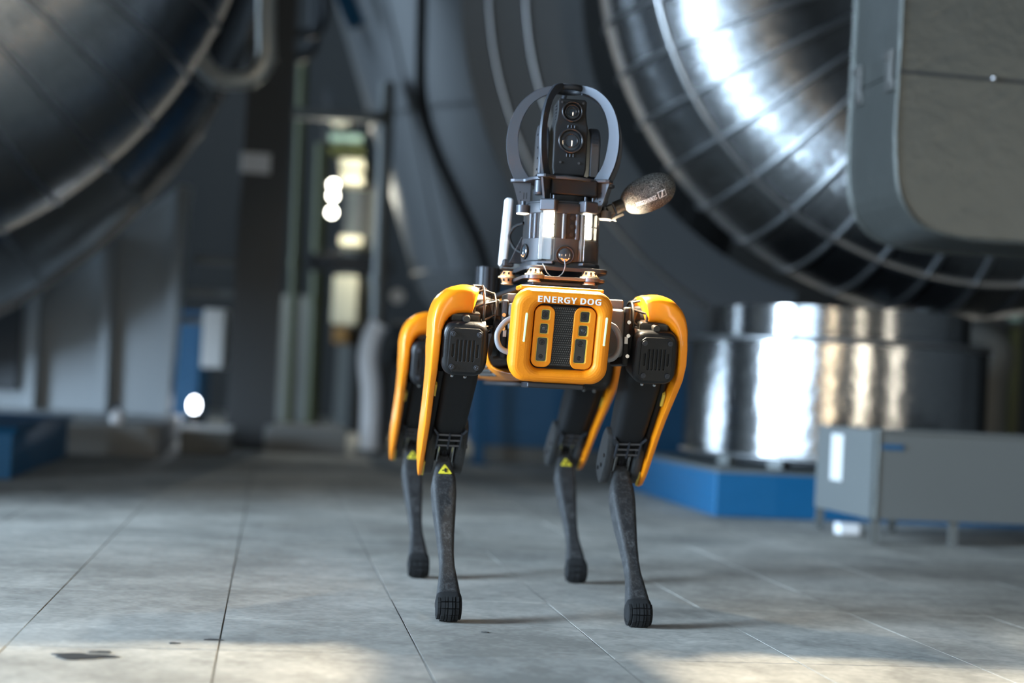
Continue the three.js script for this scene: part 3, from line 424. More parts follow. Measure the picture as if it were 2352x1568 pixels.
// ---- face
const FACE_C = R(1291, 770, 0.43), FTILT = 13 * D2R;
const faceFrame = new THREE.Matrix4().compose(FACE_C, new THREE.Quaternion().setFromEuler(new THREE.Euler(FTILT, 0, 0)), V(1, 1, 1)), faceInv = faceFrame.clone().invert();
const F = (px, py, z = 0) => { const o = oL.clone().applyMatrix4(faceInv), d = ray(px, py).transformDirection(inv).transformDirection(faceInv); return o.addScaledVector(d, (z - o.z) / d.z); };
const fw = F(1410, 720).x - F(1181, 715).x, fh = F(1300, 670).y - F(1280, 882).y, fcx = (F(1410, 720).x + F(1181, 715).x) / 2, fcy = (F(1300, 670).y + F(1280, 882).y) / 2;
{
  const at = (a, b) => [F(...a), F(...b)];
  const rect = (x0, y0, x1, y1) => { const [a, b] = at([x0, (y0 + y1) / 2], [x1, (y0 + y1) / 2]), [c, d] = at([(x0 + x1) / 2, y1], [(x0 + x1) / 2, y0]); return { w: b.x - a.x, h: d.y - c.y, x: (a.x + b.x) / 2, y: (c.y + d.y) / 2 }; };
  const rec = rect(1224, 702, 1368, 853);
  const sh = rrShape(fw, fh, 0.03, fcx, fcy);
  sh.holes.push(rrShape(rec.w, rec.h, 0.017, rec.x, rec.y, THREE.Path));
  const shell = part('face_shell', [slab(sh, 0.034, 0.013, 5), xf(slab(rrShape(fw - 0.006, fh - 0.018, 0.026, fcx, fcy - 0.007), 0.03, 0.004), [0, 0, -0.028])], M.orangeSatin, robot, 'satin orange front cover with white lettering');
  shell.applyMatrix4(faceFrame);
  part('sensor_recess', xf(slab(rrShape(rec.w + 0.006, rec.h + 0.006, 0.018, rec.x, rec.y), 0.008), [0, 0, -0.017]), M.blackMatt, shell);
  // lettering
  const tl = F(1236, 688), tr = F(1381, 694), tx = text('ENERGY DOG', 0.0125, 0.0008); tx.computeBoundingBox();
  const tw = tx.boundingBox.max.x - tx.boundingBox.min.x, th = tx.boundingBox.max.y - tx.boundingBox.min.y, wantH = F(1300, 682).y - F(1300, 696.5).y;
  xf(tx, [(tl.x + tr.x) / 2, F(1308, 690).y, -0.0002], [0, 0, 0], [(tr.x - tl.x) / tw, wantH / th, 1]);
  part('lettering', tx, M.white, shell, 'white letters ENERGY DOG');
  // speaker grille with its rows of dimples
  const gr = rect(1264, 706, 1326, 846), grille = slab(rrShape(gr.w, gr.h, 0.004, gr.x, gr.y), 0.008, 0.002), dots = [];
  part('speaker_grille', xf(grille, [0, 0, -0.0095]), M.black, shell);
  const dg = new THREE.SphereGeometry(0.0011, 6, 3, 0, Math.PI * 2, 0, Math.PI / 2).rotateX(Math.PI / 2);
  for (let j = 0; j < 26; j++) for (let i = 0; i < 11; i++) { const x = gr.x - gr.w / 2 + 0.004 + (i + (j % 2) * 0.5) * (gr.w - 0.008) / 11, y = gr.y - gr.h / 2 + 0.004 + j * (gr.h - 0.008) / 25; dots.push(xf(dg.clone(), [x, y, -0.0095], [0, 0, 0], [1, 1, 0.5])); }
  part('grille_dots', dots, M.grilleDot, shell).userData.kind = 'stuff';
  // sensor bezels with their camera windows
  for (const s of [0, 1]) {
    const b = s ? rect(1316, 709, 1366, 851) : rect(1226, 704, 1272, 845), bs = rrShape(b.w, b.h, 0.013, b.x, b.y);
    const wins = s ? [[1334, 717, 1357, 743], [1330, 749, 1352, 775], [1320, 780, 1348, 837]] : [[1245, 712, 1265, 737], [1241, 744, 1261, 769], [1233, 776, 1258, 832]];
    const rs = wins.map((q) => rect(...q));
    rs.forEach((q) => bs.holes.push(rrShape(q.w, q.h, 0.0035, q.x, q.y, THREE.Path)));
    part('sensor_bezel', xf(slab(bs, 0.009, 0.0014), [0, 0, -0.0065]), M.orangeSatin, shell);
    rs.forEach((q, k) => {
      const rim = rrShape(q.w + 0.0004, q.h + 0.0004, 0.0036, q.x, q.y); rim.holes.push(rrShape(q.w - 0.0016, q.h - 0.0016, 0.003, q.x, q.y, THREE.Path));
      part('window_rim', xf(slab(rim, 0.004), [0, 0, -0.0075]), M.yellowTrim, shell);
      part('camera_window', xf(slab(rrShape(q.w - 0.0012, q.h - 0.0012, 0.003, q.x, q.y), 0.003), [0, 0, -0.0098]), M.glass, shell);
      const eyes = k === 2 ? [0.28, -0.3] : [0];
      eyes.forEach((e, n) => { const r = k === 1 ? 0.0055 : k === 0 ? 0.0045 : n ? 0.0032 : 0.0042;
        part('lens', [xf(new THREE.TorusGeometry(r, 0.0006, 8, 24), [q.x, q.y + e * q.h, -0.0094]), xf(new THREE.SphereGeometry(r * 0.62, 20, 10), [q.x, q.y + e * q.h, -0.0098], [0, 0, 0], [1, 1, 0.35])], k === 1 ? M.lensGlass : M.lensRing, shell); });
    });
  }
  // glowing status strips on both cheeks
  for (const [a, b] of [[[1210, 720], [1203, 782]], [[1394, 731], [1387, 792]]]) {
    const p = F(...a, 0.0005), q = F(...b, 0.0005);
    part('light_strip', [rod(p, q, 0.0021, 0.0017, 10), xf(new THREE.SphereGeometry(0.0017, 10, 8), p), xf(new THREE.SphereGeometry(0.0021, 10, 8), q)], M.strip, shell, 'glowing pale green status light');
  }
}

// ---- body
const YC = R(1262, 772, 0.16).y - 0.006, HALFW = 0.115, HALFH = 0.084;
{
  const N = 64, zf = (s) => 0.165 + 0.185 * THREE.MathUtils.smoothstep(Math.abs(s), 0.55, 0.97), rings = [];
  const skin = (dw, back, t) => { const out = []; for (let i = 0; i < N; i++) { const a = (i / N) * 2 * Math.PI, c = Math.cos(a), s = Math.sin(a), f = zf(s);
    const z = -f + 2 * f * t, nar = 1 - 0.3 * THREE.MathUtils.smoothstep(Math.abs(z), 0.165, 0.35);
    out.push(V(sgnpow(c, 0.62) * (HALFW - dw) * nar, YC + sgnpow(s, 0.62) * (HALFH - dw), z)); } return out; };
  for (let k = 0; k <= 24; k++) rings.push(skin(0, 0, k / 24));
  rings.push(skin(0.002, 0, 1.0));
  for (let k = 24; k >= 0; k--) rings.push(skin(0.004, 0, k / 24));
  const shell = part('body_shell', loft(rings, false, true), M.orange, robot, 'glossy orange body shell open around the hips');
  // white livery on the flank
  const fl = [];
  fl.push(xf(slab(poly([[0, 0], [0.05, 0.034], [0.058, 0.04], [0.05, 0.026], [0.012, -0.002]]), 0.0008), [-HALFW - 0.0004, YC + 0.022, 0.02], [0, -Math.PI / 2, 0]));
  for (const k of [0, 1, 2]) fl.push(xf(slab(poly([[0, 0], [0.007, 0], [0.014, 0.02 - k * 0.003], [0.007, 0.018]]), 0.0008), [-HALFW - 0.0002, YC + 0.008, 0.06 + k * 0.014], [0, -Math.PI / 2, 0]));
  each('livery', fl, M.white, shell, 'white livery marks');
  part('chassis', [xf(box(0.12, 0.115, 0.74, 0.012), [0, YC, 0]), xf(box(0.15, 0.03, 0.66, 0.006), [0, YC + 0.055, 0])], M.black, robot);
  part('belly_panel', xf(box(0.11, 0.008, 0.56, 0.003), [0, YC - HALFH - 0.003, 0]), M.anodisedDark, robot);
  for (const s of [-1, 1]) for (let k = 0; k < 4; k++) { const a = (22 + k * 9) * D2R, x = Math.pow(Math.cos(a), 0.62) * (HALFW + 0.001), y = -Math.pow(Math.sin(a), 0.62) * (HALFH + 0.001); part('belly_vent', xf(box(0.005, 0.008, 0.2, 0.002), [s * x, YC + y, 0.02], [0, 0, s * (-0.35 - k * 0.24)]), M.greyMetal, robot); }
  part('rear_cover', xf(box(0.17, 0.16, 0.05, 0.02, 4), [0, YC, -0.41]), M.orangeSatin, robot);
  part('top_lip', xf(box(0.15, 0.008, 0.05, 0.0038, 3), [-0.014, R(1290, 664, 0.37).y, 0.345]), M.orange, robot);
  part('top_rail', [xf(box(0.15, 0.008, 0.62, 0.003), [0, YC + HALFH + 0.004, -0.02])], M.blackMatt, robot);
  // battery door edge under the face
  part('chin_plate', xf(box(0.1, 0.01, 0.07, 0.003), [-0.022, R(1270, 886, 0.38).y, 0.36]), M.anodisedDark, robot);
  // rear payload: dark ribbed canister behind the tower
  const c = R(1120, 655, -0.05), can = [xf(cyl(0.024, 0.024, 0.06, 20), [c.x, YC + HALFH + 0.03, -0.05])];
  for (let k = 0; k < 14; k++) { const a = k / 14 * 2 * Math.PI; can.push(xf(box(0.004, 0.06, 0.004), [c.x + Math.cos(a) * 0.024, YC + HALFH + 0.03, -0.05 + Math.sin(a) * 0.024], [0, -a, 0])); }
  part('radio_canister', can, M.anodisedDark, robot, 'dark ribbed metal canister on the back');
}
// ---- hips: actuator blocks, bearing plates, brackets and the looped cables
for (const s of [-1, 1]) for (const f of [1, -1]) {
  const hz = 0.3 * f, g = new THREE.Group(); g.name = 'hip'; robot.add(g);
  const y = YC + 0.012;
  part('actuator', [xf(box(0.045, 0.085, 0.095, 0.007), [s * 0.082, y, hz + 0.006 * f]), xf(box(0.05, 0.02, 0.07, 0.003), [s * 0.08, y + 0.05, hz])], M.greyMetal, g);
  part('bearing_plate', [xf(box(0.012, 0.105, 0.1, 0.005), [s * 0.109, y - 0.005, hz]), xf(cyl(0.04, 0.04, 0.014, 28), [s * 0.118, y - 0.012, hz], [0, 0, Math.PI / 2])], M.black, g);
  const tag = part('rating_label', xf(box(0.006, 0.012, 0.0006), [s * 0.109, y - 0.012, hz + 0.0505 * f]), M.offWhite, g); tag.userData.label = 'small pale rating label';
  const cg = []; for (const [dy] of [[0.03], [0.006], [-0.03]]) cg.push(xf(cyl(0.0035, 0.0035, 0.006, 10), [s * 0.112, y + dy - 0.01, hz + 0.05 * f], [Math.PI / 2, 0, 0]));
  each('screw', cg, M.steel, g);
  // ribbed bracket basket between plate and shoulder
  const br = [], ax = (t) => s * (0.118 + 0.045 * t), ay = (t) => y + 0.024 + 0.006 * t, rr = (t) => 0.03 + 0.014 * Math.sin(t * 2.2);
  for (const t of [0.15, 0.62, 1]) br.push(xf(new THREE.TorusGeometry(rr(t), 0.0022, 8, 30), [ax(t), ay(t), hz], [0, Math.PI / 2, 0]));
  for (let k = 0; k < 9; k++) { const a = k / 9 * 2 * Math.PI + 0.3, at = (t, q) => V(ax(t), ay(t) + Math.cos(a + q) * rr(t), hz + Math.sin(a + q) * rr(t)); br.push(rod(at(0.15, 0), at(0.62, 0.35), 0.0021, 0.0021, 6), rod(at(0.62, 0.35), at(1, 0.55), 0.0021, 0.0021, 6)); }
  br.push(xf(box(0.02, 0.035, 0.05, 0.004), [s * 0.122, y + 0.03, hz], [0, 0, -s * 0.25]));
  part('hip_bracket', br, M.castMetal, g);
  part('hip_core', rod(V(ax(0), ay(0), hz), V(ax(1), ay(1), hz), 0.022, 0.03, 20), M.blackMatt, g);
  if (f > 0) {
    const pts = s < 0 ? [[1182, 728], [1160, 740], [1142, 768], [1148, 797], [1168, 808], [1182, 806]] : [[1400, 745], [1412, 752], [1423, 778], [1421, 805], [1408, 822], [1394, 826]];
    part('cable', tube(pts.map(([a, b]) => R(a, b, 0.37)), 0.0052, 50), M.cable, g, 'grey looped cable');
  }
}

// ---- legs
function leg(s, hip, knee, foot, sticker) {
  const g = new THREE.Group(); g.name = 'leg'; robot.add(g);
  const up = hip.clone().sub(knee).normalize(), X = V(1, 0, 0).addScaledVector(up, -up.x).normalize(), Z = X.clone().cross(up).normalize();
  const plane = hip.clone().sub(foot).normalize(), Xp = V(1, 0, 0).addScaledVector(plane, -plane.x).normalize(), Zp = Xp.clone().cross(plane).normalize();
  const L = hip.distanceTo(knee), at = (x, t, z) => hip.clone().lerp(knee, t).addScaledVector(X, s * x).addScaledVector(Z, z);
  // thigh tube
  const thigh = [];
  for (const [t, w, d, z] of [[-0.02, 0.05, 0.05, 0], [0.05, 0.066, 0.078, 0], [0.2, 0.066, 0.086, 0], [0.5, 0.061, 0.078, 0], [0.7, 0.058, 0.066, 0], [0.78, 0.056, 0.05, -0.008]]) thigh.push(ring(at(0, t, z), X, Z, w, d, 0.42));
  part('thigh', loft(thigh), M.blackMatt, g);
  // raised knee guard lattice on the front of the thigh
  const lat = [], lz = 0.034;
  for (const t of [0.67, 0.72, 0.77]) lat.push(bar(at(-0.022, t, lz), at(0.022, t, lz), 0.0032, 0.009));
  for (const x of [-0.022, 0, 0.022]) lat.push(bar(at(x, 0.65, lz), at(x, 0.79, lz), 0.003, 0.009));
  for (const x of [-1, 1]) lat.push(bar(at(x * 0.022, 0.665, lz), at(x * 0.031, 0.62, lz - 0.002), 0.0035, 0.008));
  part('knee_core', loft([[0.66, 0.045, 0.05], [0.8, 0.044, 0.044], [0.93, 0.04, 0.03]].map(([t, w, d]) => ring(at(0, t, 0.0), X, Z, w, d, 0.4, 24))), M.blackMatt, g);
  part('knee_lattice', lat, M.anodised, g);
  // knee fork: two cheek plates round the knee axle
  for (const x of [-1, 1]) {
    const rs = []; for (const [q, w] of [[-0.5, 0.86], [-0.38, 1], [0.38, 1], [0.5, 0.86]]) { const out = []; for (let i = 0; i < 40; i++) { const a = i / 40 * 2 * Math.PI, ly = Math.sin(a), lx = Math.cos(a); const yy = ly < 0 ? ly * 0.036 * w : ly * 0.1 * (0.75 + 0.25 * w), zz = sgnpow(lx, 0.7) * (0.031 + (ly > 0 ? 0.003 * ly : 0)) * w; out.push(knee.clone().addScaledVector(X, x * 0.0285 + q * 0.018).addScaledVector(up, yy).addScaledVector(Z, zz)); } rs.push(out); }
    part('knee_cheek', loft(rs), M.scuffed, g);
    each('screw', [[0.018, 0.05], [-0.004, -0.012], [0.012, 0.015]].map(([z, y]) => xf(cyl(0.004, 0.004, 0.003, 10), knee.clone().addScaledVector(X, x * 0.038).addScaledVector(up, y).addScaledVector(Z, z), new THREE.Quaternion().setFromUnitVectors(UPV, X))), M.blackGloss, g);
  }
  part('knee_axle', [rod(at(-0.03, 1, 0), at(0.03, 1, 0), 0.012, 0.012, 18), rod(at(0, 0.8, 0.006), at(0, 0.96, 0.012), 0.009, 0.008)], M.blackGloss, g);
  each('actuator_rod', [rod(at(-0.014, 0.84, 0.016), at(-0.014, 0.97, 0.02), 0.0045, 0.0045), rod(at(0.013, 0.84, 0.016), at(0.013, 0.97, 0.02), 0.0035, 0.0035)], M.steel, g, 'bright steel actuator rod');
  // motor housing with its vented cover at the top front of the thigh
  const mh = hip.clone().addScaledVector(Zp, 0.03).addScaledVector(Xp, s * 0.003), tilt = new THREE.Quaternion().setFromRotationMatrix(new THREE.Matrix4().makeBasis(Xp, plane.clone(), Zp)).multiply(new THREE.Quaternion().setFromEuler(new THREE.Euler(0.2, 0, 0)));
  const put = (geo) => xf(geo.scale(1.09, 1.1, 1), mh, tilt);
  const outl = new THREE.Shape(Array.from({ length: 64 }, (_, i) => { const a = i / 64 * 2 * Math.PI; return new THREE.Vector2(sgnpow(Math.cos(a), 0.45) * 0.0375 * (Math.sin(a) < 0 ? 1 + 0.06 * Math.sin(a) : 1), sgnpow(Math.sin(a), 0.48) * 0.0435); }));
  part('motor_housing', [put(slab(outl, 0.075, 0.011, 6).translate(0, 0, 0.03)), put(xf(cyl(0.037, 0.037, 0.066, 32), [0, 0.008, -0.012], [0, 0, Math.PI / 2]))], M.black, g);
  const cover = new THREE.Shape([[-0.026, 0.03], [-0.02, 0.035], [0.02, 0.035], [0.026, 0.03], [0.027, -0.026], [0.019, -0.036], [-0.019, -0.036], [-0.027, -0.026]].map(([x, y]) => new THREE.Vector2(x, y)));
  for (let k = 0; k < 7; k++) { const x = (k - 3) * 0.0065, h = k === 0 || k === 6 ? 0.02 : 0.034; cover.holes.push(rrShape(0.0028, h, 0.0013, x, -0.001, THREE.Path)); }
  part('vent_cover', put(slab(cover, 0.006, 0.0012, 2).translate(0, 0, 0.0335)), M.black, g);
  each('screw', [[-0.021, 0.026], [0.021, 0.026], [-0.02, -0.027], [0.02, -0.027]].map(([x, y]) => merge([put(xf(cyl(0.0042, 0.0046, 0.004, 14), [x, y, 0.0345], [Math.PI / 2, 0, 0])), put(xf(new THREE.TorusGeometry(0.0018, 0.0007, 6, 12), [x, y, 0.0367]))])), M.anodised, g);
  each('housing_screw', [[-0.016, -0.045], [0.005, -0.046]].map(([x, y]) => put(xf(cyl(0.0028, 0.0028, 0.004, 10), [x, y, 0.014], [0.5, 0, 0]))), M.steel, g);
  part('mount_bolt', [put(xf(cyl(0.0055, 0.007, 0.012, 16), [0, 0.047, 0.014], [Math.PI / 2, 0, 0])), put(xf(box(0.05, 0.018, 0.05, 0.005), [0, 0.046, -0.02]))], M.castMetal, g);
  // glossy orange cover: hooks over the shoulder and runs down the outer side
  const keys = [[-0.0135, 0.0805, 0, 0.045, 0.082], [-0.0115, 0.081, 0, 0.0495, 0.092], [-0.006, 0.0815, 0, 0.052, 0.098], [0.008, 0.082, 0, 0.053, 0.104], [0.024, 0.078, 0, 0.05, 0.108], [0.038, 0.068, 0, 0.042, 0.11], [0.048, 0.051, 0, 0.03, 0.112], [0.0525, 0.028, 0, 0.0205, 0.113], [0.0535, 0.004, 0, 0.017, 0.113], [0.0525, 0, 0.14, 0.0148, 0.108], [0.0495, 0, 0.3, 0.0135, 0.1], [0.047, 0, 0.5, 0.0128, 0.09], [0.0455, 0, 0.75, 0.0122, 0.08], [0.0445, 0, 0.96, 0.0114, 0.072], [0.043, 0, 1.06, 0.0098, 0.064], [0.042, 0, 1.11, 0.006, 0.046]];
  const kc = keys.map(([x, y, t]) => (t ? hip.clone().lerp(knee, t).addScaledVector(X, s * x) : hip.clone().addScaledVector(Xp, s * x).addScaledVector(plane, y)).addScaledVector(t ? Z : Zp, t ? 0.002 : 0.004));
  const curve = new THREE.CatmullRomCurve3(kc), NS = (keys.length - 1) * 3, rs = [];
  for (let i = 0; i <= NS; i++) {
    const f = i / 3, k0 = Math.min(Math.floor(f), keys.length - 2), q = f - k0, lerp = (n) => keys[k0][n] + (keys[k0 + 1][n] - keys[k0][n]) * q;
    const t = lerp(2), th = lerp(3), w = lerp(4), c = curve.getPoint(i / NS), T = curve.getTangent(i / NS), k = THREE.MathUtils.smoothstep(t, 0, 0.3);
    const W = Zp.clone().lerp(Z, k).normalize(); W.addScaledVector(T, -W.dot(T)).normalize(); const Nn = T.clone().cross(W).normalize();
    rs.push(ring(c, Nn, W, th, w, 0.34 + 0.16 * (1 - THREE.MathUtils.smoothstep(f, 4, 8.5)), 48));
  }
  rs.unshift(rs[0].map((p) => p.clone().lerp(kc[0], 0.16).addScaledVector(Xp, -s * 0.0014)));
  part('cover_liner', loft([[0.1, 0.078], [0.3, 0.076], [0.75, 0.06], [1.0, 0.05]].map(([t, w]) => ring(at(0.036, t, -0.004), X, Z, 0.013, w, 0.4, 24))), M.blackMatt, g);
  part('orange_cover', loft(rs), M.orange, g, 'glossy orange leg cover');
  each('cover_pad', [bar(at(0.042, 0.2, 0.01), at(0.042, 0.3, 0.01), 0.005, 0.06), bar(at(0.038, 0.95, 0.006), at(0.038, 1.08, 0.006), 0.004, 0.05)], M.yellowTrim, g);
  // shin: curved and waisted, widening to the ankle
  const dn = foot.clone().sub(knee), Ls = dn.length(); dn.normalize();
  const Xs = V(1, 0, 0).addScaledVector(dn, -dn.x).normalize(), Zs = dn.clone().cross(Xs).normalize().multiplyScalar(-1), shin = [];
  if (Zs.z < 0) Zs.multiplyScalar(-1);
  for (const [t, w, d, z, e] of [[-0.06, 0.016, 0.03, 0, 0.6], [0.0, 0.02, 0.036, 0, 0.6], [0.06, 0.026, 0.044, -0.002, 0.5], [0.12, 0.036, 0.05, -0.005, 0.42], [0.19, 0.045, 0.05, -0.007, 0.4], [0.27, 0.0455, 0.047, -0.008, 0.4], [0.4, 0.04, 0.042, -0.009, 0.4], [0.55, 0.031, 0.037, -0.007, 0.42], [0.68, 0.0262, 0.034, -0.004, 0.45], [0.76, 0.027, 0.033, -0.002, 0.45], [0.84, 0.0335, 0.034, 0, 0.45], [0.92, 0.0405, 0.037, 0, 0.45], [0.955, 0.0425, 0.038, 0, 0.45]]) shin.push(ring(knee.clone().addScaledVector(dn, t * Ls).addScaledVector(Zs, z), Xs, Zs, w, d, e, 40));
  part('shin', loft(shin), M.scuffed, g, 'scuffed dark grey shin');
  // foot: rubber ball with tread blocks
  const q = new THREE.Quaternion().setFromRotationMatrix(new THREE.Matrix4().makeBasis(Xs, V(0, 1, 0).addScaledVector(Xs, -Xs.y).normalize(), Xs.clone().cross(V(0, 1, 0).addScaledVector(Xs, -Xs.y).normalize())));
  const prof = [[0.001, -0.0225], [0.012, -0.0222], [0.0165, -0.02], [0.0192, -0.015], [0.0206, -0.007], [0.021, 0], [0.0206, 0.007], [0.0192, 0.015], [0.0165, 0.02], [0.012, 0.0222], [0.001, 0.0225]].map(([r, h]) => new THREE.Vector2(r, h));
  part('foot', [xf(xf(new THREE.LatheGeometry(prof, 32), [0, 0, 0], [0, 0, Math.PI / 2]), foot, q), loft([0.945, 0.96, 0.98, 1.03].map((t, i) => ring(knee.clone().addScaledVector(dn, t * Ls), Xs, Zs, [0.0435, 0.046, 0.0465, 0.043][i], [0.04, 0.0425, 0.043, 0.04][i], 0.45, 32)))], M.rubber, g);
  const tr = [];
  const cols = [[-0.019, 0.0045, 0.0188], [-0.0122, 0.0062, 0.0222], [-0.0062, 0.0034, 0.0232], [0.0002, 0.0066, 0.0236], [0.0067, 0.0034, 0.0231], [0.0128, 0.0062, 0.0221], [0.0192, 0.0045, 0.0187]];
  for (const [x, w, r] of cols) for (let k = 0; k < 10; k++) { const a = -0.72 + k * 0.47; tr.push(xf(xf(box(w, 0.0098, 0.006), [x, -Math.sin(a) * r, Math.cos(a) * r], [a, 0, x < -0.015 ? 0 : 0]), foot, q)); }
  part('foot_tread', tr, M.rubber, g).userData.kind = 'stuff';
  // yellow hand-crush warning triangle at the top of the shin
  if (sticker) {
    const c = knee.clone().addScaledVector(dn, 0.15 * Ls).addScaledVector(Zs, 0.0208), n = Zs.clone().addScaledVector(dn, 0.03).normalize(), yy = dn.clone().multiplyScalar(-1).addScaledVector(n, dn.dot(n)).normalize(), xx = yy.clone().cross(n);
    const Q = new THREE.Quaternion().setFromRotationMatrix(new THREE.Matrix4().makeBasis(xx, yy, n));
    const st = part('warning_sticker', xf(slab(poly([[-0.0115, -0.008], [0.0115, -0.008], [0.0125, -0.0065], [0.0012, 0.0125], [-0.0012, 0.0125], [-0.0125, -0.0065]]), 0.0012), c, Q), M.sticker, g, 'yellow warning triangle');
    each('warning_symbol', [xf(xf(new THREE.CylinderGeometry(0.0021, 0.0021, 0.0012, 14), [0.0012, 0.0018, 0.0006], [Math.PI / 2, 0, 0]), c, Q), xf(xf(new THREE.CylinderGeometry(0.0021, 0.0021, 0.0012, 14), [0.0012, -0.0035, 0.0006], [Math.PI / 2, 0, 0]), c, Q), xf(xf(box(0.009, 0.0018, 0.0012), [-0.001, -0.0007, 0.0006], [0, 0, 0.2]), c, Q)], M.print, g);
  }
}
leg(-1, R(1063, 795, 0.3), R(1017, 1045, 0.075), R(1030, 1393, 0.288), true);
leg(1, R(1484, 815, 0.3), R(1420, 1068, 0.075), R(1466, 1408, 0.288), false);
leg(-1, R(983, 832, -0.3), R(944, 1020, -0.525), R(961, 1299, -0.288), true);
leg(1, R(1352, 842, -0.3), R(1292, 1037, -0.525), R(1323, 1311, -0.288), true);

